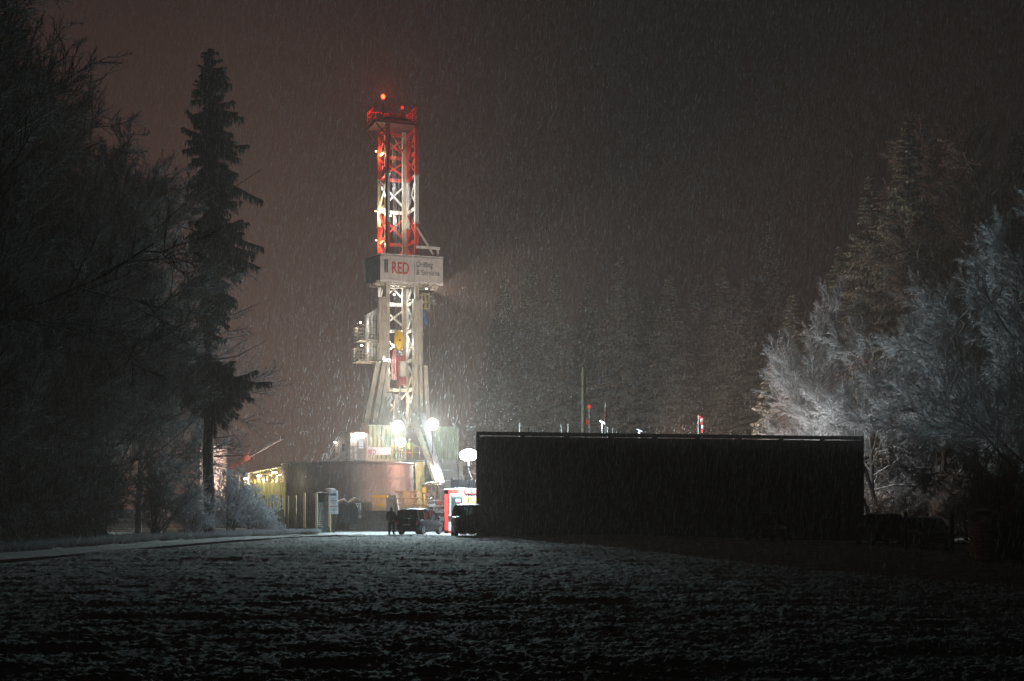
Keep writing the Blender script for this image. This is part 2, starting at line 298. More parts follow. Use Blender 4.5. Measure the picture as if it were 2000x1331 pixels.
# yard: snowed gravel in front of and around the rig
grid('yard_ground', np.linspace(-60, 70, 130), np.linspace(88.5, 180, 110), lambda X, Y: G(X, Y) + 0.012 + 0.03 * (vnoise(X * 1.2 + 80, Y * 1.2, 14) - .5) + 0.07 * np.exp(-((Y - 90) / 1.6) ** 2) * sstep((-12.2 - X) / 2.5) * (X > -40), 'yard')
ZP = 1.50     # the raised rig pad
mb = MB(); mb.box((15, 150, ZP / 2 + 0.02), (80, 62, ZP)); mb.box((-18, 142, ZP / 2), (70, 46, ZP - 0.02))
props(mb.build('raised_pad', 'concrete'), kind='structure')
mb = MB(); mb.prism([(-25, 104.9, ZP - 0.02), (-25, 109.6, ZP - 0.02), (-25, 109.6, 0), (-25, 100.5, 0.0)], (19.5, 0, 0)); 
mb = MB(); mb.add([(-11.6, 105, ZP), (-4.6, 105, ZP), (-4.6, 109.8, ZP), (-11.6, 109.8, ZP), (-12.0, 103.4, 0.02), (-4.4, 103.4, 0.02), (-4.6, 109.8, 0), (-11.6, 109.8, 0), (-4.6, 105, ZP - .18), (-11.6, 105, ZP - .18)],
       [(0, 1, 2, 3), (9, 8, 1, 0), (4, 5, 8, 9), (5, 6, 2, 1, 8), (4, 9, 0, 3, 7)])
props(mb.build('ramp_bank', 'bankm'), kind='structure')
mb = MB(); mb.box((15.4, 112, ZP / 2), (40, 14, ZP - 0.03)); props(mb.build('pad_edge', 'concrete'), kind='structure')

# ================================================================== THE RIG
RX, RY = -10.94, 125.0
rig = thing('drilling_rig', 'tall drilling rig with red and white lattice mast, lit among snowfall', 'drilling rig', (RX, RY, ZP), R(20))
ZB = ZP
def zl(z): return z - ZB
W_, D_ = 2.65, 2.9
RZ = [('red', 31.1, 35.4), ('white', 26.9, 31.1), ('red', 24.0, 26.9), ('beige', 8.9, 24.0)]
def leg(u, v, w, name):
    mb = MB(); mats = ['red', 'white', 'beige']; idx = {'red': 0, 'white': 1, 'beige': 2}
    for k, a, b in RZ: mb.box((u, v, zl((a + b) / 2)), (w, w, b - a - 0.02), m=idx[k])
    for z in (31.1, 26.9, 24.0): mb.box((u, v, zl(z)), (w + 0.1, w + 0.1, 0.14), m=2)
    return mb.build(name, mats, rig)
leg(0, 0, 0.34, 'mast_leg'); leg(W_, 0, 0.34, 'mast_leg'); leg(0, D_, 0.28, 'mast_leg'); leg(W_, D_, 0.28, 'mast_leg')
def colat(z):
    for k, a, b in RZ:
        if a <= z <= b: return {'red': 0, 'white': 1, 'beige': 2}[k]
    return 2
LV = [35.3, 33.2, 31.2, 28.3, 25.4, 22.8, 20.0, 17.6, 14.9, 12.3, 9.2]
faces = {'back_bracing': ((0, D_), (W_, D_)), 'side_bracing': ((0, 0), (0, D_)), 'side_bracing ': ((W_, 0), (W_, D_))}
for nm, (a, b) in faces.items():
    mb = MB()
    for i, z in enumerate(LV):
        m = colat(z - 0.05 if z > 24 else z)
        mb.beam((a[0], a[1], zl(z)), (b[0], b[1], zl(z)), 0.14, 0.30, m)
    for z1, z0 in zip(LV[:-1], LV[1:]):
        mid = (z1 + z0) / 2; m = colat(mid)
        mb.beam((a[0], a[1], zl(z1 - .15)), (b[0], b[1], zl(z0 + .15)), 0.13, 0.16, m)
        mb.beam((b[0], b[1], zl(z1 - .15)), (a[0], a[1], zl(z0 + .15)), 0.12, 0.15, m)
    mb.build(nm.strip(), ['red', 'white', 'beige'], rig)
# thin cross ties on the open front of the top bay, ladder and cables inside
mb = MB(); mb.beam((0.1, 0, zl(35.0)), (W_ - .1, 0, zl(31.4)), .06, .08); mb.beam((W_ - .1, 0, zl(35.0)), (0.1, 0, zl(31.4)), .06, .08); mb.build('front_tie', 'red', rig)
mb = MB(); mb.box((1.95, 1.6, zl(24)), (0.34, 0.3, 22.5)); mb.build('guide_rail', 'beige', rig)
mb = MB(); mb.box((0.28, 1.6, zl(24)), (0.22, 0.3, 22.5)); mb.build('guide_rail', 'beige', rig)
mb = MB()
for du in (0.0, 0.12, 0.24, 0.5): mb.tube([(0.75 + du * 1.2, 1.2, zl(34.6)), (1.0 + du * .7, 0.9, zl(17.3))], 0.022, 5)
mb.build('drilling_line', 'steel', rig)
mb = MB()
for s_ in (-.22, .22): mb.beam((W_ + .28, 0.9 + s_, zl(9.2)), (W_ + .28, 0.9 + s_, zl(34.8)), .05)
for i in range(84): z = 9.4 + i * .3; mb.beam((W_ + .28, 0.68, zl(z)), (W_ + .28, 1.12, zl(z)), .03)
mb.build('mast_ladder', 'steel', rig)
mb = MB()
for i in range(3): mb.tube([(-0.05 - i * .07, -.22, zl(24.1)), (-0.1 - i * .06, -.25, zl(30)), (0.12 + i * .05, -.2, zl(34.5))], .03, 6)
mb.build('cable_bundle', 'dark', rig)
# crown platform
mb = MB(); mb.box((.625, .9, zl(35.45)), (3.65, 3.0, 0.12)); mb.beam((-1.2, -.6, zl(35.3)), (0, 0, zl(34.3)), .1); mb.beam((-1.2, 2.4, zl(35.3)), (0, D_, zl(34.3)), .1)
cp = mb.build('crown_platform', 'darkred', rig)
mb = MB()
cn = [(-1.2, -.6), (2.45, -.6), (2.45, 2.4), (-1.2, 2.4)]
for i in range(4):
    a, b = cn[i], cn[(i + 1) % 4]
    for z in (36.0, 36.5, 37.0): mb.beam((*a, zl(z)), (*b, zl(z)), .05)
    mb.beam((*a, zl(35.6)), (*b, zl(35.6)), .03, .18)
    for k in range(5): t = k / 5; mb.beam((a[0] + (b[0] - a[0]) * t, a[1] + (b[1] - a[1]) * t, zl(35.5)), (a[0] + (b[0] - a[0]) * t, a[1] + (b[1] - a[1]) * t, zl(37.0)), .05)
mb.build('railing', 'red', cp)
mb = MB(); mb.box((1.1, 1.4, zl(35.85)), (2.4, 2.2, .6)); 
for k in range(5): mb.tube([(.4 + k * .32, 0.75, zl(36.2)), (.52 + k * .32, .75, zl(36.2))], .45, 18)
mb.box((1.0, 2.2, zl(36.5)), (1.6, .4, .8)); mb.build('crown_sheave', 'dark', cp)
def beacon(u, v, z, r, mk, watt, base):
    mb = MB(); mb.tube([(u, v, zl(base)), (u, v, zl(z - r))], .04, 8); o = mb.build('beacon_post', 'dark', cp)
    mb = MB(); mb.ell((u, v, zl(z)), (r, r, r * 1.2)); mb.build('beacon_light', mk, cp, smooth=True)
    if watt: lamp('beacon_glow', cp, (u, v - .01, zl(z) + r * 1.6), watt, (1, .03, .015), .1)
beacon(-.35, 0.2, 37.85, .17, lampmat((1, .03, .01), 25), 1600, 35.5)
beacon(1.35, 0.0, 37.0, .13, lampmat((1, .02, .015), 2.0), 0, 35.5)
# racking board hung with printed cloth
bt, bb = 23.75, 21.35
bl = [(-1.0, -1.3), (4.7, -1.3), (4.95, 1.7), (-1.55, 1.7)]
def clothwall(a, b, z0, z1, mk, name, sag=0.05, n=26, flare=0.0):
    V = []; rows = 12; d = Vector((b[0] - a[0], b[1] - a[1])); L = d.length; d /= L; nn = Vector((d.y, -d.x))
    for th in (0, -0.03):
        for j in range(rows + 1):
            for i in range(n + 1):
                t = i / n; s_ = j / rows; off = sag * (math.sin(t * 19 + s_ * 2) * (1 - s_) * .5 + math.sin(t * 7 + s_ * 5) * .3 + (1 - s_) ** 3 * math.sin(t * 31) * .8) + th
                z = z0 + (z1 - z0) * s_ + (0.06 * math.sin(t * 11) * (1 - s_) ** 2)
                V.append((a[0] + d.x * L * t + nn.x * off, a[1] + d.y * L * t + nn.y * off, z))
    Fc = []; c = n + 1; tot = (rows + 1) * c
    for j in range(rows):
        for i in range(n): k = j * c + i; Fc += [(k, k + 1, k + c + 1, k + c), (tot + k, tot + k + c, tot + k + c + 1, tot + k + 1)]
    for i in range(n): k = rows * c + i; Fc += [(k, k + 1, tot + k + 1, tot + k), (i, tot + i, tot + i + 1, i + 1)]
    mb = MB(); mb.add(V, Fc); return mb.build(name, mk, rig, smooth=True)
fb = clothwall(bl[0], bl[1], zl(bb), zl(bt), 'tarp', 'racking_board_banner', .04)
clothwall(bl[3], bl[0], zl(bb), zl(bt), 'tarp2', 'racking_board_side'); clothwall(bl[1], bl[2], zl(bb), zl(bt), 'tarp2', 'racking_board_side')
fb['label'] = 'pale banner reading RED Drilling & Services'
q = -1.37
text(fb, 'RED', 1.42, (-0.02, q, zl(22.12)), (R(90), 0, 0), 'redink', 0.62, off=.012)
text(fb, 'Drilling', .66, (2.22, q, zl(22.80)), (R(90), 0, 0), 'grey', .78)
text(fb, '& Services', .66, (2.22, q, zl(22.10)), (R(90), 0, 0), 'grey', .78)
mb = MB(); mb.box((2.05, q, zl(22.6)), (.025, .02, 1.2))
mb.build('dividing_rule', 'grey', fb)
mb = MB()
for r_ in range(4):           # stacked black emblem beside the word
    z = 22.18 + r_ * .29
    for pts in (((0, 0), (.1, 0)), ((.1, 0), (.1, .1)), ((0, .1), (.1, .1)), ((0, .1), (0, .2)), ((0, .2), (.22, .2)), ((.2, 0), (.2, .12)), ((.2, .0), (.28, .0)), ((.28, .05), (.28, .2))):
        (x0, z0), (x1, z1) = pts; mb.box((-.62 + (x0 + x1) / 2, q, zl(z + (z0 + z1) / 2)), (abs(x1 - x0) + .05, .02, abs(z1 - z0) + .05))
mb.build('emblem', 'grey', fb)
mb = MB()
for i in range(12): u = -1.1 + i * .5; mb.beam((u, -1.15, zl(21.45)), (u - .05, 1.6, zl(21.45)), .08, .12)
for v in (-1.15, 0.2, 1.6): mb.beam((-1.3, v, zl(21.36)), (4.7, v, zl(21.36)), .14, .16)
mb.build('racking_floor', 'beige', rig)
mb = MB()
for a, b in zip(bl, bl[1:] + bl[:1]): mb.beam((*a, zl(bt + .02)), (*b, zl(bt + .02)), .06, .06)
mb.build('banner_frame', 'white', rig)
# jib, strut and stays right of the mast above the banner
mb = MB(); mb.beam((W_ - .1, -.2, zl(24.75)), (4.55, -.9, zl(24.6)), .22, .24); mb.box((4.35, -.83, zl(24.25)), (.18, .18, .5)); mb.build('jib', 'white', rig)
mb = MB(); mb.beam((W_ - .05, -.2, zl(26.5)), (3.95, -.9, zl(24.0)), .16, .18); mb.build('jib_strut', 'pink', rig)
mb = MB(); mb.tube([(W_ + .1, -.25, zl(26.9)), (4.6, -.9, zl(24.1))], .018, 5); mb.tube([(W_ + .1, -.25, zl(26.5)), (3.1, -.5, zl(23.9))], .018, 5); mb.build('stay_wire', 'steel', rig)
# heavy lower legs
for u0, u1, nm in ((-.95, -.2, 'lower_leg'), (2.2, 3.05, 'lower_leg')):
    mb = MB(); c = (u0 + u1) / 2; wd = u1 - u0
    mb.box((c, -.35, zl(14.3)), (wd, .5, 11.6)); mb.box((c, -.63, zl(14.3)), (.05, .06, 11.6)); mb.box((u0 + .06, -.63, zl(14.3)), (.08, .06, 11.6)); mb.box((u1 - .06, -.63, zl(14.3)), (.08, .06, 11.6))
    for z in (9.5, 12, 14.4, 17, 19.8): mb.box((c, -.35, zl(z)), (wd + .1, .62, .12))
    mb.build(nm, 'beige', rig)
# raking A-frame legs on the left, ties between them
mb = MB()
for du in (0, .75, 1.2): mb.beam((-.95 - .2 + du * .8, -.9, zl(14.4)), (-2.35 + du, -1.1, zl(8.5)), .40 if du < 1 else .22, .5)
mb.build('raking_leg', 'beige', rig)
mb = MB(); mb.beam((W_ + .5, -.9, zl(14.2)), (W_ + .75, -1.0, zl(8.5)), .36, .4); mb.beam((W_ + .1, -.9, zl(14.2)), (W_ + .1, -1.0, zl(8.5)), .2, .3); mb.build('raking_leg', 'beige', rig)
mb = MB()
mb.beam((-1.2, -.6, zl(11.4)), (.2, -.6, zl(11.6)), .14, .3); mb.beam((-1.2, -.4, zl(9.0)), (.35, -.3, zl(11.4)), .14, .26); mb.beam((1.1, 1.2, zl(11.3)), (2.0, 1.2, zl(9.2)), .12, .2)
mb.beam((.75, .2, zl(9)), (.85, .2, zl(11.7)), .3, .3); mb.beam((2.0, .2, zl(9)), (2.4, .2, zl(11.7)), .2, .2); mb.build('leg_tie', 'white', rig)
# the big diagonal mast strut that comes down to the pad on the right
a1, b1 = P(806, 810, 122.5), P(853, 945, 118.0)
for dx, mk in ((0, 'beige'), (.75, 'concrete')):
    mb = MB(); mb.beam(a1 + Vector((dx, 0, 0)), b1 + Vector((dx * .5, 0, 0)), .30 if dx == 0 else .5, .4)
    o = mb.build('mast_strut', mk, rig, world=True)
for t in np.linspace(.08, .92, 8): p = a1.lerp(b1, t); MB().beam(p, p + Vector((.75 - .35 * t, 0, .3)), .1, .1).build('strut_rung', 'beige', rig, world=True)
# rig floor, skirt and columns under it
mb = MB(); mb.box((1.5, .5, zl(5.6)), (9.4, 7.4, .45)); mb.build('rig_floor', 'beige', rig)
mb = MB()
for u in (-2.8, 0.4, 3.6, 5.8):
    for v in (-2.9, 3.6): MB().beam((u, v, 0), (u, v, zl(5.4)), .34, .34).build('floor_column', 'beige', rig)
for a, b in (((-2.8), .4), (.4, 3.6)):
    mb.beam((a, -2.9, .2), (b, -2.9, zl(5.3)), .16); mb.beam((b, -2.9, .2), (a, -2.9, zl(5.3)), .16)
mb.build('substructure_bracing', 'beige', rig)
mb = MB(); A = P(808, 0, 119); mb.prism([P(810, 903, 119.5), P(828, 903, 119.5), P(832, 998, 119.5), P(815, 998, 119.5)], (0, .8, 0)); mb.build('corner_column', 'ygreen', rig, world=True)
mb = MB(); c0, c1 = P(850, 899, 122), P(893, 960, 122.6); mb.prism([P(846, 899, 122), P(893, 899, 122.8), P(893, 990, 122.8), P(846, 990, 122)], (0, 1.6, 0)); o = mb.build('side_box', 'concrete', rig, world=True)
for y0, y1 in ((917, 919.5), (938, 940), (956, 958)): MB().prism([P(852, y0, 121.9), P(884, y0, 122.4), P(884, y1, 122.4), P(852, y1, 121.9)], (0, -.08, 0)).build('box_rail', 'white', o, world=True)
def windwall(xa, Ya, xb, Yb, yt, yb, mk):
    a = P(xa, 0, Ya); b = P(xb, 0, Yb); z1 = PZ(yt, (Ya + Yb) / 2); z0 = PZ(yb, (Ya + Yb) / 2)
    mb = MB(); mb.corr((a.x, a.y), (b.x, b.y), z0, z1, .37, .10); o = mb.build('wind_wall', mk, rig, world=True)
    mb = MB(); fr = Vector((0, -.12, 0))
    for x_, Y_ in ((xa, Ya), (xb, Yb)): p = P(x_, 0, Y_); mb.beam((p.x, p.y - .05, z0 - .1), (p.x, p.y - .05, z1 + .1), .13, .13)
    mb.beam((a.x, a.y - .13, z0 + 2.0), (b.x, b.y - .13, z0 + 2.0), .05, .05); mb.beam((a.x, a.y - .05, z1 + .05), (b.x, b.y - .05, z1 + .05), .1, .1); mb.beam((a.x, a.y - .05, z0), (b.x, b.y - .05, z0), .1, .14)
    mb.build('wall_frame', mk, o, world=True); return o, z0, z1
ww, z0, z1 = windwall(716, 120.4, 792, 121.8, 833, 899, 'green'); ww['label'] = 'corrugated pale green wind wall with white RED banner'
windwall(848, 122.4, 894, 123.3, 836, 899, 'green')
# white banner on it
mb = MB(); mb.prism([P(717, 873.5, 120.05), P(763, 874.5, 120.9), P(763, 888.5, 120.9), P(717, 889.5, 120.05)], (0, -.03, 0)); bn = mb.build('rig_floor_banner', 'signw', ww, world=True)
pt = P(718.5, 888, 119.98); lo_ = rootmat(rig).inverted() @ pt
text(ww, 'RED', .60, lo_, (R(90), 0, R(-10)), 'redink', .62, .01, .006)
mb = MB(); mb.box((5.2, -1.9, zl(6.4)), (.6, .5, 1.2)); mb.build('floor_cabinet', 'white', rig)
mb = MB()       # floor-edge boxes and hand rails between the two wind walls
pa, pb = P(766, 897, 120.6), P(846, 897, 122)
for z in (.55, 1.1): mb.beam(pa + Vector((0, 0, z)), pb + Vector((0, 0, z)), .05)
for t in np.linspace(0, 1, 7): p = pa.lerp(pb, t); mb.beam(p, p + Vector((0, 0, 1.1)), .05)
mb.build('floor_railing', 'yellow', rig, world=True)
mb = MB(); mb.prism([P(774, 878, 120.9), P(786, 878, 121), P(786, 897, 121), P(774, 897, 120.9)], (0, .4, 0)); mb.build('floor_cabinet', 'green', rig, world=True)
# balconies on the left of the mast
def balcony(z, u0, u1, v0, v1, hr):
    mb = MB(); mb.box(((u0 + u1) / 2, (v0 + v1) / 2, zl(z)), (u1 - u0, v1 - v0, .12)); mb.beam((u0, v0, zl(z)), (0, v0, zl(z - .5)), .1); b = mb.build('balcony', 'beige', rig)
    mb = MB()
    for a, c in (((u0, v0), (u1, v0)), ((u0, v0), (u0, v1)), ((u0, v1), (u1, v1))):
        for h in (hr * .5, hr): mb.beam((*a, zl(z + h)), (*c, zl(z + h)), .05)
        for k in range(6): t = k / 5; mb.beam((a[0] + (c[0] - a[0]) * t, a[1] + (c[1] - a[1]) * t, zl(z)), (a[0] + (c[0] - a[0]) * t, a[1] + (c[1] - a[1]) * t, zl(z + hr)), .04)
    mb.build('railing', 'beige', b); return b
balcony(16.35, -2.6, -.95, -.3, 1.8, 1.25); balcony(14.55, -2.75, -.95, -.5, 1.9, 1.2)
mb = MB(); mb.box((-1.25, 1.0, zl(16.7)), (.75, 1.4, 4.0)); mb.prism([(-1.7, .2, zl(18.7)), (-.8, .2, zl(19.3)), (-.8, .2, zl(18.7))], (0, 1.6, 0)); mb.build('mast_cabinet', 'white', rig)
mb = MB()
for z in (15.2, 15.8, 16.9, 17.5, 18.1): mb.beam((-1.64, .25, zl(z)), (-.85, .25, zl(z)), .03)
for u in (-1.5, -1.2, -.95): mb.beam((u, .27, zl(14.8)), (u, .27, zl(18.6)), .03)
mb.tube([(-1.4, .5, zl(18.7)), (-1.4, .5, zl(20.6))], .03); mb.beam((-1.75, .5, zl(19.9)), (-1.05, .5, zl(19.9)), .04); mb.build('cabinet_cage', 'dark', rig)
# man basket and winch on the right, with falls
mb = MB()
for u in (3.0, 3.65):
    for v in (-.5, .3): mb.beam((u, v, zl(19.3)), (u, v, zl(20.6)), .07)
for z in (19.3, 19.9, 20.6):
    mb.beam((3.0, -.5, zl(z)), (3.65, -.5, zl(z)), .07); mb.beam((3.0, .3, zl(z)), (3.65, .3, zl(z)), .06); mb.beam((3.65, -.5, zl(z)), (3.65, .3, zl(z)), .06)
mb.beam((3.3, -.5, zl(19.3)), (3.3, -.5, zl(20.6)), .1); mb.build('man_basket', 'ygreen', rig)
mb = MB(); mb.ell((4.15, -.3, zl(20.2)), (.2, .22, .35)); mb.beam((3.65, -.3, zl(20.35)), (4.15, -.3, zl(20.5)), .08); mb.box((4.15, -.3, zl(19.8)), (.45, .3, .12)); mb.build('winch', 'steel', rig); mb = MB(); mb.tube([(3.3, -.4, zl(21.2)), (3.7, -.4, zl(21.45)), (4.0, -.35, zl(21.0))], .05); mb.build('bent_pipe', 'steel', rig)
mb = MB(); mb.tube([(3.75, -.4, zl(20.2)), (3.75, -.4, zl(14.0))], .02, 5); mb.tube([(4.15, -.3, zl(19.8)), (4.2, -.3, zl(18.1))], .03, 5); mb.build('hoist_rope', 'steel', rig)
mb = MB(); mb.tube([(3.1, -.7, zl(19.2)), (3.18, -.72, zl(18.6)), (3.3, -.72, zl(18.0)), (3.3, -.72, zl(17.7))], [.08, .12, .14, .08]); mb.build('hose_cover', 'blue', rig)
# lamps that light the mast from inside (fixture + light each), then added floods aimed outward
def fixture(u, v, z, col, watt, es, d=(0, 0, -1), r=.07, parent=rig, sp=None):
    mb = MB(); mb.box((u, v, zl(z) + .07), (r * 2.6, r * 2.2, .05)); mb.box((u, v + r * .9, zl(z)), (r * 2.6, .04, r * 2)); f = mb.build('flood_lamp', 'dark', parent)
    mb = MB(); mb.box((u, v - .01, zl(z)), (r * 2, r * 1.2, r * 1.2)); mb.build('lamp_glass', lampmat(col, es), f)
    lamp('lamp_light', f, (u + d[0] * .2, v - .25 + d[1] * .2, zl(z) - .1 + d[2] * .2), watt, col, .08, sp, d if sp else None)
WARM = (1, .62, .32); COOL = (.93, .97, 1); DAY = (1, .93, .84)
fixture(.35, 1.3, 33.2, WARM, 110, 40); fixture(-.02 - .35, 2.6, 33.6, WARM, 170, 8)
fixture(.35, 1.3, 30.6, COOL, 480, 60); fixture(.5, 1.0, 27.6, DAY, 420, 40); fixture(-.45, 2.4, 28.2, (1, .75, .35), 260, 8); fixture(-.4, 2.4, 25.6, WARM, 240, 8)
fixture(1.2, 2.2, 20.8, COOL, 360, 50); fixture(1.5, 2.4, 16.9, COOL, 420, 50)
fixture(-2.3, 0.6, 17.95, DAY, 60, 120, r=.06); fixture(-2.2, 0.5, 15.95, DAY, 60, 120, r=.06)
fixture(-.12, -.75, 14.62, (.9, .96, 1), 420, 700, r=.10)
fixture(-.9, 1.5, 11.9, (1, .8, .6), 520, 10); fixture(2.2, 1.6, 11.9, (1, .85, .7), 260, 10)

fixture(3.3, -.9, 21.0, (1, .86, .72), 22000, 6, (.97, -.70, -.02), r=.09, sp=66)  # added flood, turned outward to brighten the tall spruces at right
fixture(2.9, 3.3, 20.6, (1, .88, .78), 24000, 6, (.74, .67, -.02), r=.09, sp=62)  # added flood on the mast's back, brightens the hillside spruces
# travelling block and top drive hang in the mast
hb = rootmat(rig) @ Vector((1.25, .8, 0))
tb = thing('travelling_block', 'yellow oval travelling block hanging inside the lit mast', 'pulley block', (hb.x, hb.y, 15.6), R(20))
mb = MB(); mb.ell((0, 0, 0.93), (.46, .30, .93), 28, 20); mb.build('block_body', 'yellow', tb, smooth=True)
mb = MB(); mb.tube([(0, -.34, .95), (0, .34, .95)], .10, 16); mb.build('sheave_pin', 'dark', tb)
for a in range(8): t = a * math.pi / 4 + .2; MB().ell((.33 * math.cos(t), -.17 , .95 + .66 * math.sin(t)), (.035, .03, .035), 8, 6).build('bolt', 'dark', tb)
mb = MB(); mb.ell((-.28, -.1, .1), (.16, .14, .16), 12, 8); mb.tube([(-.3, 0, -.3), (-.28, -.1, .2)], .06); mb.build('hook', 'yellow', tb)
td = thing('top_drive', 'red top drive with hoses hanging below the yellow block', 'drilling machine', (hb.x, hb.y, 12.6), R(20))
mb = MB(); mb.box((0.1, 0, 2.35), (.85, .6, .55)); mb.box((.25, 0, .35), (.7, .55, .65)); mb.box((0, .1, 1.2), (.3, .3, 2.6)); mb.build('motor_housing', 'dullred', td)
mb = MB(); mb.box((.28, -.1, 1.4), (.5, .5, 1.35)); mb.build('gear_housing', 'beige', td)
mb = MB()
for k in range(7): x = -.75 + k * .07; mb.tube([(x + .2, -.2, 3.1), (x, -.3, 2.2), (x + random.uniform(-.06, .1), -.28, 1.2), (x + .1, -.2, .4)], .035, 6, m=k % 2)
mb.build('hose', ['red', 'white'], td)
mb = MB()
for k in range(5): mb.tube([(-.3 + k * .17, -.35, 3.0), (-.3 + k * .17, -.35, 2.6)], .05, 6)
mb.build('link', 'steel', td); MB().tube([(.1, 0, 0.0), (.1, 0, -3.4)], .09, 10).build('drill_pipe', 'steel', td)

# doghouse and gabled hut on the left of the floor, stair down
dx = P(686, 0, 119); dog = thing('doghouse_cabin', 'beige cabin with lit door lamp left of the rig floor', 'cabin', (dx.x, 119, 5.75))
mb = MB(); mb.box((.65, 1.2, 1.1), (1.32, 2.4, 2.2)); mb.box((-.02, -.04, 1.1), (.12, .1, 2.3)); mb.build('wall', 'white', dog)
mb = MB(); mb.box((.65, 1.1, 2.25), (1.5, 2.7, .1)); mb.box((1.0, 1.4, 2.7), (.55, .8, .8)); mb.build('roof', 'brown', dog)
mb = MB(); mb.box((.86, -.03, .98), (.72, .06, 1.94)); dr = mb.build('door', 'concrete', dog)
mb = MB(); mb.box((.83, -.07, 1.32), (.38, .02, .78)); mb.build('door_window', lampmat((.95, .95, 1), .9), dr)
mb = MB(); mb.box((.70, -.14, 2.12), (.7, .14, .12)); f = mb.build('door_lamp', lampmat((1, .98, .92), 60), dog); lamp('lamp_light', dog, (.7, -.45, 2.0), 45, (1, .97, .9), .1)
mb = MB(); mb.box((.6, -.6, -.06), (1.5, 1.2, .1)); mb.build('landing', 'steel', dog)
mb = MB()
for z in (.55, 1.05): mb.beam((-.1, -1.15, z), (1.3, -1.15, z), .045)
for x in (-.1, .25, .7, 1.3): mb.beam((x, -1.15, 0), (x, -1.15, 1.05), .045)
mb.build('railing', 'steel', dog)
hx = P(655, 0, 120); hut = thing('gabled_hut', 'brown gabled hut beside the stair to the rig floor', 'hut', (hx.x, 120, 5.6))
mb = MB(); mb.prism([(0, 0, 0), (1.45, 0, 0), (1.45, 0, 1.7), (1.0, 0, 2.45), (.45, 0, 2.45), (0, 0, 1.6)], (0, 2.4, 0)); mb.build('wall', 'brown', hut)
mb = MB(); mb.beam((-.1, 1.2, 1.5), (.45, 1.2, 2.52), 2.7, .08); mb.beam((1.0, 1.2, 2.52), (1.55, 1.2, 1.62), 2.7, .08); mb.box((.72, 1.2, 2.52), (.6, 2.7, .07)); mb.build('roof', 'steel', hut)
mb = MB(); mb.box((.66, -.02, 1.2), (.16, .04, .62)); mb.build('window', 'wglass', hut)
mb = MB(); mb.box((-.02, -.12, 1.62), (.12, .1, .12)); mb.build('wall_lamp', lampmat((.8, .88, 1), 160), hut); lamp('lamp_light', hut, (-.35, -.4, 1.5), 60, (.72, .83, 1), .08)
st = thing('steel_stair', 'steel stair with handrails descending left from the rig floor', 'stairs', (P(690, 0, 118).x, 118, 5.7))
ln = [(0, 0, 0), (-3.4, 0, -2.1)]
mb = MB()
for y in (0, .8): mb.beam((0, y, -.1), (-4.6, y, -2.9), .05, .25)
mb.build('stringer', 'steel', st)
mb = MB()
for k in range(18): mb.box((-.13 - k * .26, .4, -.16 - k * .158), (.24, .76, .04))
mb.build('tread', 'steel', st)
mb = MB()
for y in (0, .8):
    for h in (.55, 1.05): mb.beam((0, y, h), (-4.6, y, h - 2.8), .045)
    for k in range(7): x = -k * .76; mb.beam((x, y, x * .609), (x, y, x * .609 + 1.05), .045)
mb.beam((-2.3, 0, 1.0), (-.6, 0, 1.05), .045); mb.beam((-2.3, 0, 1.0), (-2.3, 0, -.9), .045); mb.build('handrail', 'steel', st)
eq = thing('pump_skid', 'frosted pump skid with pipes and rails left of the stair', 'machine', (P(630, 0, 119.5).x, 119.5, 4.2))
mb = MB(); mb.box((.6, .4, .8), (1.1, .8, 1.3)); mb.build('skid_body', 'steel', eq)
mb = MB(); mb.tube([(-.1, 0, -.4), (-.05, 0, 1.4), (.1, 0, 2.0), (.35, 0, 2.05), (.4, 0, 1.5)], .07); mb.tube([(.35, -.1, .2), (.5, -.1, .9), (.45, -.1, 1.5), (.8, -.1, 2.2)], .08); mb.tube([(.1, -.1, .6), (1.1, -.1, .75)], .06); mb.build('pipe', 'snow', eq)
mb = MB()
for k in range(5): mb.beam((-.1 + k * .4, -.3, .9), (-.1 + k * .4, -.3, 2.1), .04)
mb.beam((-.1, -.3, 2.1), (1.6, -.3, 2.15), .05); mb.beam((-.1, -.3, 1.5), (1.6, -.3, 1.55), .04); mb.build('railing', 'steel', eq)
mb = MB(); mb.beam((.55, 0, 2.1), (1.35, 0, 3.6), .07, .07); mb.beam((.75, 0, 2.1), (1.45, 0, 3.5), .06, .06); mb.beam((1.2, 0, 2.2), (1.6, 0, 3.2), .05, .05); mb.build('brace', 'snow', eq)

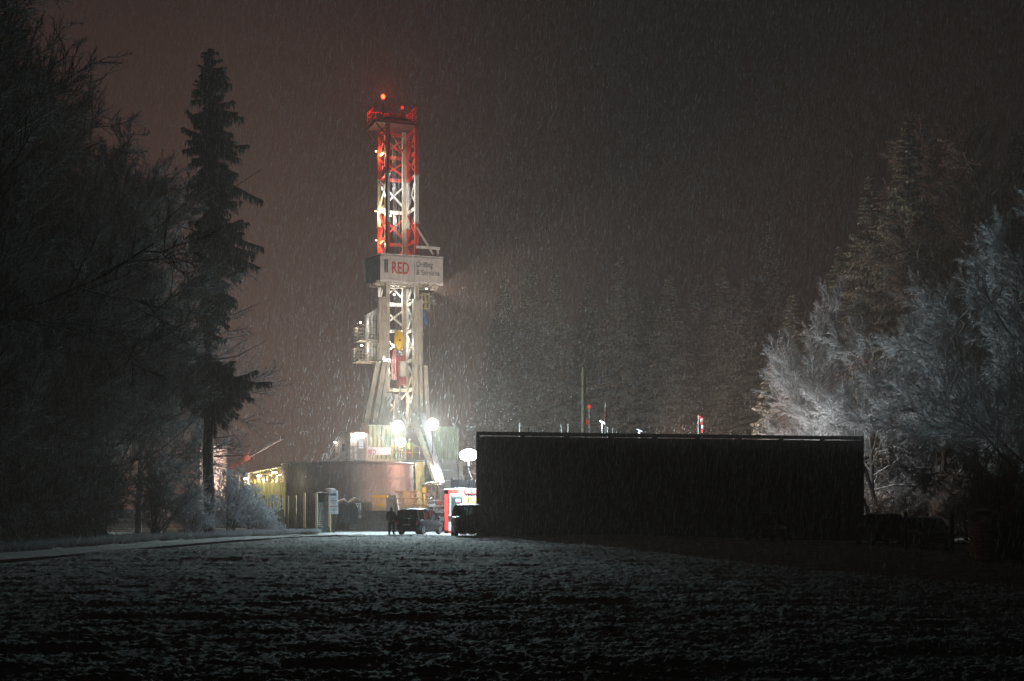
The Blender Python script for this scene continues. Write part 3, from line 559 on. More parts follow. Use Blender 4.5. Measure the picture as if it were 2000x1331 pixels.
# ================================================================== PEOPLE
def person(name, label, loc, rz, jacket, trousers, hood, sc=1.0, arm_out=0.0, stance=.11):
    t = thing(name, label, 'person', loc, rz); t.scale = (sc, sc, sc)
    def skin(nm, verts, edges, rad, mk, root=0, sub=1):
        me = bpy.data.meshes.new(nm); me.from_pydata(verts, edges, []); me.materials.append(M[mk]); o = bpy.data.objects.new(nm, me); COL.objects.link(o); o.parent = t
        md = o.modifiers.new('skin', 'SKIN'); md.use_smooth_shade = True
        for i, r_ in enumerate(rad): o.data.skin_vertices[0].data[i].radius = (r_, r_) if not isinstance(r_, tuple) else r_; o.data.skin_vertices[0].data[i].use_root = (i == root)
        s_ = o.modifiers.new('sub', 'SUBSURF'); s_.levels = s_.render_levels = sub; return o
    V, E, Rr = [], [], []
    def ch(pts, start=None):
        prev = start
        for p, r_ in pts:
            V.append(p); Rr.append(r_)
            if prev is not None: E.append((prev, len(V) - 1))
            prev = len(V) - 1
        return prev
    ch([((0, 0, .96), (.15, .11)), ((0, .01, 1.15), (.13, .10)), ((0, .01, 1.36), (.16, .10)), ((0, 0, 1.48), (.07, .07)), ((0, -.01, 1.56), (.052, .055)), ((0, -.015, 1.64), (.075, .09)), ((0, -.01, 1.72), (.072, .088)), ((0, 0, 1.785), (.045, .05))])
    for s_ in (-1, 1):
        ch([((s_ * stance, 0, .86), .085), ((s_ * (stance + .01), -.015, .48), .058), ((s_ * (stance + .02), .02, .10), .042), ((s_ * (stance + .03), -.03, .035), .038), ((s_ * (stance + .05), -.15, .03), .03)], 0)
        wr = ch([((s_ * .19, 0, 1.43), .06), ((s_ * (.23 + arm_out), .02, 1.15), .043), ((s_ * (.22 + arm_out * 1.3), -.03, .90), .03), ((s_ * (.215 + arm_out * 1.3), -.045, .84), (.026, .02))], 2)
        for k, (dy, L) in enumerate(((-.028, .07), (-.009, .082), (.01, .078), (.027, .06))):
            ch([((s_ * (.21 + arm_out * 1.3), -.045 + dy, .81), .010), ((s_ * (.205 + arm_out * 1.3), -.045 + dy, .81 - L * .5), .009), ((s_ * (.19 + arm_out * 1.3), -.045 + dy, .81 - L), .008)], wr)
        ch([((s_ * (.205 + arm_out * 1.3), -.075, .825), .010), ((s_ * (.195 + arm_out * 1.3), -.095, .79), .009)], wr)
    ch([((0, -.09, 1.655), .012), ((0, -.105, 1.64), .012)], 5)   # nose
    skin('body', V, E, Rr, 'skin')
    V, E, Rr = [], [], []
    ch([((0, .0, .84), (.23, .16)), ((0, 0, 1.05), (.225, .16)), ((0, 0, 1.25), (.22, .155)), ((0, 0, 1.40), (.20, .135)), ((0, .01, 1.50), (.115, .10))])
    for s_ in (-1, 1): ch([((s_ * .21, 0, 1.42), .095), ((s_ * (.25 + arm_out), .02, 1.15), .080), ((s_ * (.24 + arm_out * 1.3), -.03, .88), .062)], 3)
    if hood: ch([((0, .01, 1.62), (.10, .115)), ((0, .015, 1.73), (.10, .115)), ((0, .02, 1.82), (.05, .06))], 4)
    skin('jacket', V, E, Rr, jacket)
    V, E, Rr = [], [], []
    ch([((0, 0, .95), (.16, .12)), ((0, 0, .86), (.15, .115))])
    for s_ in (-1, 1): ch([((s_ * stance, 0, .76), .12), ((s_ * (stance + .01), -.015, .48), .095), ((s_ * (stance + .02), .02, .12), .085)], 1)
    skin('trousers', V, E, Rr, trousers)
    V, E, Rr = [], [], []
    for s_ in (-1, 1):
        mb = MB(); x = s_ * (stance + .03); mb.tube([(x - s_ * .01, .02, .30), (x - s_ * .005, .025, .15), (x, .02, .06)], [.062, .060, .058], 10); mb.ell((x + s_ * .01, -.05, .05), (.052, .14, .05), 12, 8); mb.build('boot', 'dark', t, smooth=True)
    if not hood:
        mb = MB(); mb.ell((0, 0, 1.74), (.125, .15, .10), 18, 10); mb.ell((0, -.02, 1.71), (.14, .18, .02), 18, 6); mb.build('helmet', 'helmet', t, smooth=True)
    mb = MB()
    for s_ in (-1, 1): mb.ell((s_ * .028, -.088, 1.675), (.012, .008, .009), 8, 6)
    mb.build('eye', 'white', t); mb = MB(); mb.ell((0, -.092, 1.605), (.025, .008, .007), 8, 6); mb.build('mouth', 'redcloth', t)
    return t
pY = 91.0
person('person', 'person in olive hooded jacket and dark trousers standing beside the car', (PXW(765, pY), pY, 0.0), R(160), 'olive', 'navy', True, 1.0, .01).scale = (1.16, 1.16, 1.0)
pw = P(800, 897, 121.6); person('person', 'person in yellow hi-vis jacket and red trousers on the rig floor', (pw.x, 121.6, 5.83), R(40), 'hivis', 'redcloth', False, .98)

# ================================================================== CARS
def car(label, loc, rz, L=4.3, W=1.8, H=1.62, style='suv', group=None):
    t = thing('parked_car', label, 'car', loc, rz, group)
    # stations along length: x (front = +L/2), hood/belt height, bottom, half width
    van = style == 'van'
    xs = np.array([-.5, -.485, -.45, -.36, -.2, 0, .15, .26, .36, .43, .475, .495, .5]) * L
    if van: belt = np.array([.62, .95, 1.02, 1.04, 1.05, 1.05, 1.04, 1.02, .97, .86, .70, .58, .5])
    else: belt = np.array([.55, .80, .93, .98, .97, .95, .94, .93, .88, .82, .72, .62, .5])
    belt = belt * H / 1.62; bot = np.array([.38, .30, .26, .24, .22, .22, .22, .22, .24, .26, .3, .34, .4]); hw = np.array([.78, .86, .93, .98, 1, 1, 1, .99, .96, .9, .82, .74, .68]) * W / 2
    V = []; n = 14
    for x, b, z0, w_ in zip(xs, belt, bot, hw):
        pr = [(-.86, z0), (-.97, z0 + .12), (-1, (z0 + b) * .5), (-.985, b - .14), (-.93, b - .02), (-.6, b + .025), (-.2, b + .045), (.2, b + .045), (.6, b + .025), (.93, b - .02), (.985, b - .14), (1, (z0 + b) * .5), (.97, z0 + .12), (.86, z0)]
        V += [(x, p * w_, z) for p, z in pr]
    Fc = [(i * n + k, i * n + (k + 1) % n, (i + 1) * n + (k + 1) % n, (i + 1) * n + k) for i in range(len(xs) - 1) for k in range(n)]
    Fc += [tuple(range(n - 1, -1, -1)), tuple((len(xs) - 1) * n + k for k in range(n))]
    mb = MB(); mb.add(V, Fc); mb.build('body', 'carp', t, smooth=True)
    # greenhouse
    bz = belt[5] + .02; rw = W / 2 * .74; bw = W / 2 * .93
    xr0, xr1 = (-.45 * L, .14 * L) if not van else (-.46 * L, .20 * L); xb0, xb1 = (-.485 * L, .27 * L) if not van else (-.485 * L, .33 * L)
    rf = []; stn = [(xr0 - .04, H - .10, rw * .9), (xr0 + .12, H - .02, rw), (-.15 * L, H, rw * 1.02), (.02 * L, H - .01, rw), (xr1 - .15, H - .05, rw * .98), (xr1, H - .11, rw * .94)]
    for x, z, w_ in stn: rf += [(x, -w_, z - .05), (x, -w_ * .8, z), (x, 0, z + .02), (x, w_ * .8, z), (x, w_, z - .05), (x, w_ * .8, z - .06), (x, -w_ * .8, z - .06)]
    mb = MB(); n = 7; mb.add(rf, [(i * n + k, (i + 1) * n + k, (i + 1) * n + (k + 1) % n, i * n + (k + 1) % n) for i in range(5) for k in range(n)] + [tuple(range(n)), tuple(5 * n + k for k in reversed(range(n)))])
    for s_ in (-1, 1): mb.beam((xr0 + .1, s_ * rw * .86, H + .04), (xr1 - .3, s_ * rw * .86, H + .01), .03, .03)
    mb.build('roof', 'carp', t, smooth=True)
    zr = H - .09; pil = [((xr0, zr), (xb0, bz - .1)), ((-.26 * L, zr + .04), (-.27 * L, bz)), ((-.05 * L, zr + .05), (-.04 * L, bz)), ((xr1, zr - .02), (xb1, bz))]
    for s_ in (-1, 1):
        for (xt, zt), (xb, zb) in pil: MB().beam((xt, s_ * rw * .96, zt), (xb, s_ * bw, zb - .05), .09, .07).build('pillar', 'carp', t)
    for s_ in (-1, 1):
        for (a, b) in zip(pil[:-1], pil[1:]):
            mb = MB(); mb.prism([(a[0][0], s_ * rw * .95, a[0][1]), (b[0][0], s_ * rw * .95, b[0][1]), (b[1][0], s_ * bw * .99, b[1][1] - .02), (a[1][0], s_ * bw * .99, a[1][1] - .02)], (0, -s_ * .012, 0)); mb.build('side_window', 'glass', t)
    mb = MB(); mb.prism([(xr1, -rw * .9, zr), (xr1, rw * .9, zr), (xb1 + .02, bw * .92, bz), (xb1 + .02, -bw * .92, bz)], (-.012, 0, 0)); mb.build('windscreen', 'glass', t)
    mb = MB(); mb.prism([(xr0 - .02, -rw * .88, zr), (xr0 - .02, rw * .88, zr), (xb0 - .0, bw * .88, bz - .05), (xb0 - .0, -bw * .88, bz - .05)], (.012, 0, 0)); mb.build('rear_window', 'glass', t)
    for s_ in (-1, 1):
        mb = MB(); mb.box((-.02 * L, s_ * .38, bz - .05), (.16, .46, .75)); mb.ell((-.02 * L - .02, s_ * .38, bz + .38), (.06, .13, .11), 10, 6); mb.build('front_seat', 'rubber', t)
        mb = MB(); mb.ell((xb1 - .28, s_ * (bw + .10), bz + .06), (.07, .11, .08), 12, 8); mb.build('wing_mirror', 'carp', t, smooth=True)
        mb = MB(); mb.box((-.487 * L, s_ * W * .39, .78 * H / 1.62), (.05, .16, .26)); mb.build('tail_lamp', 'lampred', t)
        mb = MB(); mb.ell((.462 * L, s_ * W * .33, .66), (.07, .16, .07), 12, 8); mb.build('headlight', 'rim', t, smooth=True)
    mb = MB(); mb.box((-.497 * L, 0, .62), (.02, .52, .12)); mb.build('number_plate', 'cabin', t)
    MB().box((-.49 * L, 0, .40), (.10, W * .84, .16)).build('bumper', 'rubber', t); MB().box((.485 * L, 0, .40), (.10, W * .72, .16)).build('bumper', 'rubber', t)
    for x in (-.31 * L, .305 * L):
        for s_ in (-1, 1):
            mb = MB(); y0 = s_ * W * .5 - s_ * .02; mb.tube([(x, y0, .33), (x, y0 - s_ * .05, .33), (x, y0 - s_ * .18, .33), (x, y0 - s_ * .23, .33)], [.30, .33, .33, .30], 24); wh = mb.build('wheel', 'rubber', t, smooth=True)
            mb = MB(); mb.tube([(x, y0 + s_ * .005, .33), (x, y0 - s_ * .03, .33)], .2, 16); mb.build('rim', 'rim', wh)
    return t
cY = 92.0; c1 = PXW(821, cY)
car('black hatchback seen from behind, parked beside the standing person', (c1, cY, 0.0), R(90 - 22), 4.0, 1.76, 1.66)
car('dark sport utility vehicle in front of the red and white guard cabin', (PXW(917, 86.0), 88.2 - 3.4, 0.0), R(-84), 4.5, 1.96, 1.95, 'van')
car('black car parked before the barrier in deep shadow, nearest its middle', (PXW(1495, 85), 85, gz(15, 85) + .0), R(-86), 4.2, 1.85, 1.72)
car('dark van parked under the slanting prop at the barrier end', (PXW(1717, 84), 84, gz(21.7, 84)), R(92), 4.5, 1.88, 1.85, 'van')
car('black car parked apart between two thin dark posts', (PXW(1808, 78), 78, gz(22.7, 78)), R(-84), 4.1, 1.78, 1.68)

# ================================================================== NOISE BARRIER
BY0, BY1 = 88.0, 93.5
bx0, bx1 = PXW(932, BY0), PXW(1686, BY1); btop = PZ(843, BY0)
bar = thing('noise_barrier', 'long black noise barrier in front of the rig yard', 'barrier', (bx0, BY0, -.5))
zt = lambda t: (PZ(843, BY0) * (1 - t) + PZ(852.5, BY1) * t) + .5
nP = 9
for i in range(nP):
    t0, t1 = i / nP, (i + 1) / nP; a = (((bx1 - bx0) * t0), (BY1 - BY0) * t0); b = (((bx1 - bx0) * t1), (BY1 - BY0) * t1)
    mb = MB(); V = []; n = 14; rows = 8
    for th in (0, .08):
        for j in range(rows + 1):
            for k in range(n + 1):
                t = k / n; s_ = j / rows; off = .025 * math.sin(t * math.pi * 7 + i) * (1 - s_ * .6) + .03 * math.sin(t * 3 + s_ * 4 + i * 2); tt_ = t0 + (t1 - t0) * t
                V.append((a[0] + (b[0] - a[0]) * t, a[1] + (b[1] - a[1]) * t + off + th, s_ * (zt(tt_) - .295)))
    c = n + 1; tot = c * (rows + 1); Fc = []
    for j in range(rows):
        for k in range(n): q_ = j * c + k; Fc += [(q_, q_ + 1, q_ + c + 1, q_ + c), (tot + q_, tot + q_ + c, tot + q_ + c + 1, tot + q_ + 1)]
    for k in range(n): q_ = rows * c + k; Fc.append((q_, q_ + 1, tot + q_ + 1, tot + q_))
    mb.add(V, Fc); mb.build('panel', 'barrier', bar, smooth=True)
    # a fascia above each panel leaves a narrow slot; its ends are closed
    zc = lambda t, d: zt(t) - d
    mb = MB(); mb.prism([(a[0], a[1], zc(t0, .245)), (b[0], b[1], zc(t1, .245)), (b[0], b[1], zc(t1, .0)), (a[0], a[1], zc(t0, .0))], (0, .06, 0)); mb.build('fascia', 'barrier', bar)
    for m0, m1 in ((0, .06), (.94, 1)):
        p_, q_ = [(a[0] + (b[0] - a[0]) * m, a[1] + (b[1] - a[1]) * m) for m in (m0, m1)]; mb = MB(); mb.prism([(*p_, zc(t0, .33)), (*q_, zc(t0, .33)), (*q_, zc(t0, .24)), (*p_, zc(t0, .24))], (0, .05, 0)); mb.build('slot_stop', 'barrier', bar)
    mb = MB(); mb.beam((a[0] + (b[0] - a[0]) * .06, a[1] + (b[1] - a[1]) * .06 + .14, zc(t0, .305)), (a[0] + (b[0] - a[0]) * .94, a[1] + (b[1] - a[1]) * .94 + .14, zc(t1, .305)), .14, .03); mb.build('rail', 'steel', bar)
for i in range(nP + 1):
    t = i / nP; mb = MB(); mb.box(((bx1 - bx0) * t, (BY1 - BY0) * t + .16, zt(t) / 2), (.14, .16, zt(t) + .02)); mb.build('post', 'dark', bar)
mb = MB()
for i in range(27):
    t = (i + .4) / 27; h = random.choice([.12, .2, .25, .3]); mb.box(((bx1 - bx0) * t, (BY1 - BY0) * t + .05, zt(t) + h / 2), (.04, .04, h))
mb.build('pin', 'steel', bar)
for (x0, y0, Y0), (x1, y1, Y1) in (((1687, 912, 93.6), (1727, 1020, 96)), ((1687, 975, 93.6), (1701, 1020, 95)), ):
    mb = MB(); mb.beam(P(x0, y0, Y0), P(x1, y1, Y1), .16, .16); mb.build('prop', 'dark', bar, world=True)
mb = MB(); mb.beam((0, .3, zt(0) - .07), ((bx1 - bx0), BY1 - BY0 + .3, zt(1) - .07), .12, .08); mb.build('top_beam', 'dark', bar)

# ================================================================== LIGHT BALLOONS
def balloon(label, x, y, Y, rx_, rz_, watt, col, base, stem=.03, fwd=0):
    p = P(x, y, Y); t = thing('light_balloon', label, 'light tower', (p.x, Y, base))
    A = 4 * math.pi * ((rx_ * rx_ * 2 + rz_ * rz_) / 3); e = watt / (math.pi * A) if not fwd else fwd
    mb = MB(); mb.ell((0, 0, p.z - base), (rx_, rx_, rz_), 20, 12); mb.build('balloon', emit('lit_balloon', col, e), t, smooth=True)
    mb = MB(); mb.tube([(0, 0, 0.02), (0, 0, p.z - base - rz_)], stem, 8); mb.build('pole', 'dark', t)
    if fwd: lamp('flood_light', t, (0, -rx_ - .25, p.z - base), watt, col, .3, 155, (0.05, -1, -.3))
    for k in range(3):
        a = k * 2.094 + .4; mb = MB(); mb.tube([(0, 0, .75), (.6 * math.cos(a), .6 * math.sin(a), .02)], .02, 6); mb.build('leg', 'dark', t)
    return t, p
t, p = balloon('glowing white balloon lamp on thin pole beside the barrier edge', 915.5, 889, 93.4, .60, .38, 6200, (.76, .90, 1.0), 0.01)
mb = MB(); mb.beam((0, 0, 2.1), (.28, 0, 2.75), .03, .03); mb.tube([(0, 0, p.z - .75), (0, 0, p.z - .45)], .07, 8); mb.build('brace', 'dark', t)
balloon('glowing white balloon lamp before the RED wind wall', 777, 834, 118.5, .50, .52, 37000, (.72, .96, .98), 5.83, fwd=14)
balloon('glowing white balloon lamp beside the top of the diagonal strut', 845, 829, 119.6, .50, .50, 37000, (.72, .96, .98), 5.83, fwd=14)
balloon('square bright lamp low on the rig floor left of the cabinet', 783, 864, 120.2, .42, .42, 1500, (.97, 1, .95), 5.83, fwd=8)

# unseen floodlights behind the barrier mast and trees
def added_floodmast(label, x, Y, z, watt, col, d, spot=120):
    t = thing('added_floodlight_mast', label, 'light tower', (x, Y, ZP)); mb = MB(); mb.tube([(0, 0, 0), (0, 0, z - ZP)], .06, 8); mb.build('pole', 'steel', t)
    mb = MB(); mb.box((0, 0, z - ZP + .12), (.5, .16, .3)); h = mb.build('lamp_head', 'dark', t); dv = Vector(d).normalized()
    mb = MB(); mb.box((dv.x * .12, dv.y * .12, z - ZP + .1), (.34, .10, .2)); mb.build('lamp_glass', lampmat(col, 40), h)
    lamp('lamp_light', h, (dv.x * .4, dv.y * .4, z - ZP + .05), watt, col, .15, spot, d); return t
added_floodmast('assumed unseen warm floodlight on a mast beside the rig substructure', -1.2, 113.0, 5.6, 7000, (1, .50, .36), (-1, .06, -.15), 110)  # unseen lamp, assumed from the copper light on the tank's right side
added_floodmast('assumed unseen low warm floodlight behind the barrier aimed at the timber racks', -1.3, 101.5, 4.3, 3600, (1, .55, .36), (-6.5, 4.5, -2.0), 60)  # no visible source, assumed because the rack fronts are warmly lit
added_floodmast('added unseen warm floodlight behind the barrier brightening the mast', .6, 104.5, 5.6, 22000, (1, .76, .64), (-9.0, 20.5, 14.0), 44)  # added to brighten the banner and mast front, no known source
added_floodmast('added unseen white floodlight just behind the barrier right end', 17.5, 97, 5.2, 3200, (1, .96, .92), (.95, .12, .3), 140)  # added for the frosted trees, kept out of sight by the barrier
added_floodmast('assumed unseen warm floodlight on a mast behind the right part of the barrier', 10.5, 108, 5.8, 7000, (1, .60, .46), (.9, .25, .28), 140)  # unseen lamp added to light the right trees, assumed from their orange tint
added_floodmast('added unseen white floodlight behind the middle of the barrier', 8.8, 100, 5.4, 8500, (1, .92, .86), (.9, .0, .32), 140)  # extra unseen lamp, added to lift the upper right trees

# ================================================================== TANK
tk = thing('round_tank', 'large round corrugated steel tank, right side lit copper', 'tank', (PXW(679.5, 115.5), 115.5, 0.02))
rt = 5.28; zs = []; z = 0
prof = []
while z < 5.2: prof.append((rt + (.0 if len(prof) % 2 else .05), z)); z += .09 if z < 3.9 else .20
prof.append((rt, 5.2)); prof += [(rt + .07, 5.2), (rt + .07, 5.3), (rt - .08, 5.3), (rt - .08, 4.2)]
n = 128; V = []
for r_, zz in prof:
    a = np.arange(n) * 2 * np.pi / n; V.append(np.stack([r_ * np.cos(a), r_ * np.sin(a), np.full(n, zz)], 1))
V = np.concatenate(V); i = np.arange(len(prof) * n).reshape(len(prof), n); j = np.roll(i, -1, 1)
f_ = np.stack([i[:-1], j[:-1], j[1:], i[1:]], -1).reshape(-1, 4); npmesh('tank_wall', V, f_, 'tank', tk, 4, False)
a = np.arange(n) * 2 * np.pi / n; mb = MB(); mb.add([(5.19 * math.cos(q_), 5.19 * math.sin(q_), 4.3) for q_ in a], [tuple(range(n))]); mb.build('liquid', 'dark', tk)


# ================================================================== YARD GOODS IN FRONT OF THE TANK
def onpad(x, Y, z=ZP): return Vector((PXW(x, Y), Y, z))
p = onpad(727, 106.5); t = thing('storage_box', 'brown box with yellow lid and yellow band on the pad edge', 'box', (p.x, p.y, ZP))
mb = MB(); mb.box((.5, .5, .5), (1.0, 1.0, 1.0)); mb.build('body', 'crate', t)
mb = MB(); mb.box((.55, .48, 1.07), (1.14, 1.12, .16)); mb.build('lid', 'yellow', t)
mb = MB(); mb.box((.6, -.03, .42), (.55, .04, .24)); mb.build('band', 'yellow', t)
p = onpad(752, 107.5); t = thing('covered_bin', 'grey tapered bin between yellow-lidded box and timber stack', 'bin', (p.x, p.y, ZP))
mb = MB(); mb.prism([(-.1, 0, 0), (1.0, 0, 0), (.85, 0, 1.15), (.25, 0, 1.2)], (0, 1.0, 0)); mb.build('body', 'concrete', t)
# stack of stepped timber racks (three tiers, widening towards the ground)
base = onpad(773, 106.2)
for k, (z0, x0, x1, y0) in enumerate(((0.0, .18, 1.85, 0), (.50, .05, 1.75, .05), (1.0, -.05, 1.55, .1))):
    t = thing('timber_rack', ['lowest of three pale timber racks stacked on the pad', 'middle of three pale timber racks stacked on the pad', 'topmost of three pale timber racks stacked on the pad'][k], 'timber rack', (base.x + x0, base.y + y0, ZP + z0), 0, 'stacked timber racks')
    wd = x1 - x0; mb = MB(); mb.box((wd / 2 + .02, .5, .47), (wd + .2, 1.2, .05)); mb.build('deck', 'wood', t)
    mb = MB(); cw = .62 - .06 * k; mb.box((wd / 2, .5, .22), (cw, 1.0, .44)); mb.build('core_block', 'crate', t)
    for s_ in (-1, 1):
        mb = MB()
        for r_ in range(4): ln_ = wd / 2 - cw / 2 - .085 * (3 - r_ if s_ else 0) - .03; mb.box((wd / 2 + s_ * (cw / 2 + ln_ / 2), .58, .05 + r_ * .115), (ln_, .8, .06))
        mb.build('stepped_block', 'crate', t)
# pipe manifold
p = onpad(826, 108); t = thing('pipe_manifold', 'coppery pipe manifold with valves at the foot of the diagonal strut', 'pipework', (p.x, p.y, ZP))
mb = MB()
for x in (.05, .45, .85, 1.15): mb.tube([(x, 0, .0), (x, 0, 2.0)], .06, 10); mb.ell((x, 0, .9), (.12, .12, .12), 10, 8); mb.ell((x, 0, 1.5), (.1, .1, .14), 10, 8)
for z in (.45, .9, 1.95): mb.tube([(-.1, 0, z), (1.35, 0, z)], .07, 10)
mb.tube([(.2, -.2, 2.0), (.5, -.2, 2.15), (1.1, -.2, 2.1), (1.3, -.2, 1.2), (1.25, -.2, .3)], .05, 8); mb.build('pipe', 'pipe', t, smooth=True)
for x, z in ((.45, 1.2), (.85, 1.25), (1.15, .7)):
    mb = MB(); mb.tube([(x, -.2, z), (x, -.25, z)], .15, 14); mb.tube([(x, 0, z), (x, -.24, z)], .03, 6); mb.build('valve_wheel', 'pipe', t)
mb = MB(); mb.box((.1, -.12, 1.55), (.28, .1, .4)); mb.build('warning_plate', 'yellow', t)
mb = MB(); mb.box((.1, .3, 1.0), (.4, .3, 2.0)); mb.box((.9, .35, 1.2), (.6, .3, 1.3)); mb.build('skid_frame', 'concrete', t)
p = onpad(829, 106); t = props(MB().box((p.x, p.y, ZP + .6), (.14, .14, 1.25)).build('marker_post', 'yellow'), 'short yellow marker post left of the railing', 'post')
# rails and signs beside the cabin
p = onpad(836, 104.5); t = thing('guard_rail', 'white tubular guard rail between manifold and guard cabin', 'railing', (p.x, p.y, ZP - .6))
mb = MB()
for z in (.5, .95, 1.35): mb.tube([(0, 0, z), (1.25, 0, z)], .035, 6)
mb.build('rail', 'white', t)
for x in (0, .45, 1.25): mb = MB(); mb.tube([(x, 0, -.9), (x, 0, 1.8)], .04, 6); mb.build('post', 'steel', t)
mb = MB(); mb.box((.35, -.06, 1.0), (.5, .03, .22)); mb.build('notice', 'white', t)
mb = MB(); mb.box((.85, .15, 1.1), (.35, .2, .45)); mb.build('hose_box', 'red', t)
t = props(MB().box((PXW(860, 100), 100, .95), (.55, .04, .25)).box((PXW(860, 100), 100.04, .47), (.05, .03, .95)).build('small_sign', 'signw'), 'small white sign board low behind the hatchback bonnet', 'sign')
# dark low tanks and skips left of the pad
p = P(663, 0, 104); t = thing('dark_skip', 'dark skip with snow on its rim right of the round-top sign', 'skip', (p.x, 104, 0.02))
mb = MB(); mb.prism([(0, 0, 0.6), (1.3, 0, 0.6), (1.35, 0, 2.0), (-.2, 0, 2.0)], (0, 1.6, 0)); mb.build('body', 'dark', t)
mb = MB(); mb.tube([(-.25, 0, 2.15), (.35, -.05, 2.3), (.5, 0, 2.15)], [.04, .1, .05], 8); mb.tube([(.6, 0, 2.1), (1.1, -.05, 2.35), (1.35, 0, 2.3)], [.06, .12, .1], 8); mb.tube([(1.2, -.1, 1.95), (1.35, -.1, 1.7)], .06, 6); mb.build('snow_cap', 'crate', t, smooth=True)
p = P(694, 0, 104.6); t = thing('fuel_tank', 'small grey fuel tank at the left end of the pad', 'tank', (p.x, 104.6, 0.6))
mb = MB(); mb.tube([(-.05, .3, .95), (.35, .3, .95)], .5, 20); mb.box((.1, .3, .3), (.7, .7, .6)); mb.build('body', 'steel', t, smooth=False)
p = P(640, 0, 103); t = thing('silage_bin', 'dark cylindrical bin with snowy lid behind the wooden fence', 'bin', (p.x - .1, 103.2, 0))
mb = MB(); mb.tube([(0, 0, 0), (0, 0, 2.75)], .72, 28); mb.build('body', 'dark', t)
mb = MB(); mb.ell((0, 0, 2.8), (.8, .8, .07)); mb.ell((.25, -.2, 2.98), (.42, .35, .16)); mb.build('snow_lid', 'crate', t, smooth=True)

# ================================================================== GUARD CABIN
cY = 96.0; cx0 = PXW(868.5, cY); gc = thing('guard_cabin', 'white guard cabin with red corner frame and shuttered window', 'cabin', (cx0, cY, 0.0))
CH = PZ(957, cY); CW = 6.0
mb = MB(); mb.box((CW / 2, 1.25, CH / 2), (CW - .1, 2.3, CH - .16)); mb.build('wall', 'cabin', gc)
mb = MB()
for x in (.13, CW - .1): mb.box((x, .03, CH / 2), (.26, .12, CH))
mb.box((CW / 2, .03, CH - .14), (CW, .12, .30)); mb.box((CW / 2, .03, .09), (CW, .12, .18)); mb.box((.03, 1.25, CH / 2), (.1, 2.4, CH))
mb.build('frame', 'cabinred', gc)
mb = MB(); mb.box((CW / 2, 1.25, CH + .03), (CW + .06, 2.5, .06)); mb.ell((1.1, 1.2, CH + .05), (1.2, 1.2, .09)); mb.build('roof', 'snow', gc)
mb = MB(); mb.box((.83, -.06, 1.96), (1.0, .05, 1.42)); wn = mb.build('window', 'cabin', gc)
mb = MB(); mb.box((.83, -.10, 1.88), (.78, .03, 1.08)); mb.build('pane', mat('dark_green_glass', (.03, .06, .05), .12, 0, .1, 2), wn)
mb = MB(); mb.box((.83, -.11, 2.50), (.80, .05, .16)); mb.build('shutter_box', 'steel', wn)
mb = MB(); mb.box((.92, -.125, 2.24), (.34, .01, .16)); nt_ = mb.build('notice', 'signw', wn); mb = MB(); mb.box((.92, -.127, 2.12), (.34, .012, .07)); mb.build('notice_band', 'magenta', wn)
mb = MB(); mb.box((.83, -.10, 1.22), (1.1, .12, .07)); mb.build('sill', 'snow', wn)
for x in (1.62, 3.2, 4.8): mb = MB(); mb.box((x, .085, 1.5), (.05, .02, CH - .5)); mb.build('panel_joint', 'steel', gc)
def quad(mb, pts, y): mb.prism([(a, y, b) for a, b in pts], (0, .03, 0))
mb = MB(); X0 = PXW(912, cY) - cx0; zb = 1.95
quad(mb, [(X0, zb), (X0 + .14, zb), (X0 + .14, zb + .5), (X0, zb + .5)], .04); quad(mb, [(X0 + .2, zb + .5), (X0 + .34, zb + .5), (X0 + .44, zb + .05), (X0 + .26, zb + .12)], .04); quad(mb, [(X0 + .50, zb + .05), (X0 + .66, zb + .2), (X0 + .66, zb + .5), (X0 + .58, zb + .45)], .04)
mb.build('yellow_emblem', 'yellow', gc)
text(gc, 'CO  BEE  CON', .26, (.95, -.045, CH - .23), (R(90), 0, 0), 'cabin', .85, .006, .004)
for x in (905.5, 923): p = P(x, 0, 88.5); nm = 'closer the cabin corner' if x < 910 else 'under the dark vehicle'; t = props(MB().prism([(p.x - .25, 88.5, .05), (p.x + .22, 88.5, .05), (p.x + .12, 88.5, .26), (p.x - .18, 88.5, .26)], (0, .35, 0)).build('barrier_foot', 'pink' if x < 910 else 'cabinred'), 'pale barrier foot lying on the snow behind the dark vehicle' if x < 910 else 'red and pink barrier foot lying beneath the dark vehicle', 'barrier foot')
p = P(882, 0, 101); t = thing('open_container', 'dark open-topped container behind the guard cabin roof', 'container', (p.x, 101, ZP - .2))
mb = MB(); mb.corr((0, 0), (2.6, 0), 0, 2.35, .3, .06); mb.corr((2.6, 2), (0, 2), 0, 2.35, .3, .06); mb.box((0, 1, 1.25), (.1, 2.0, 2.6)); mb.box((1.3, 0, 2.38), (2.7, .12, .08)); mb.build('side', 'dark', t)
mb = MB(); mb.box((1.3, 1.0, .05), (2.5, 2, .1)); mb.build('floor_plate', 'dark', t)
mb = MB(); mb.beam((.9, 1, 2.3), (.6, 1, 3.1), .04); mb.beam((1.5, 1, 2.3), (1.2, 1, 3.1), .04); mb.build('rod', 'steel', t)

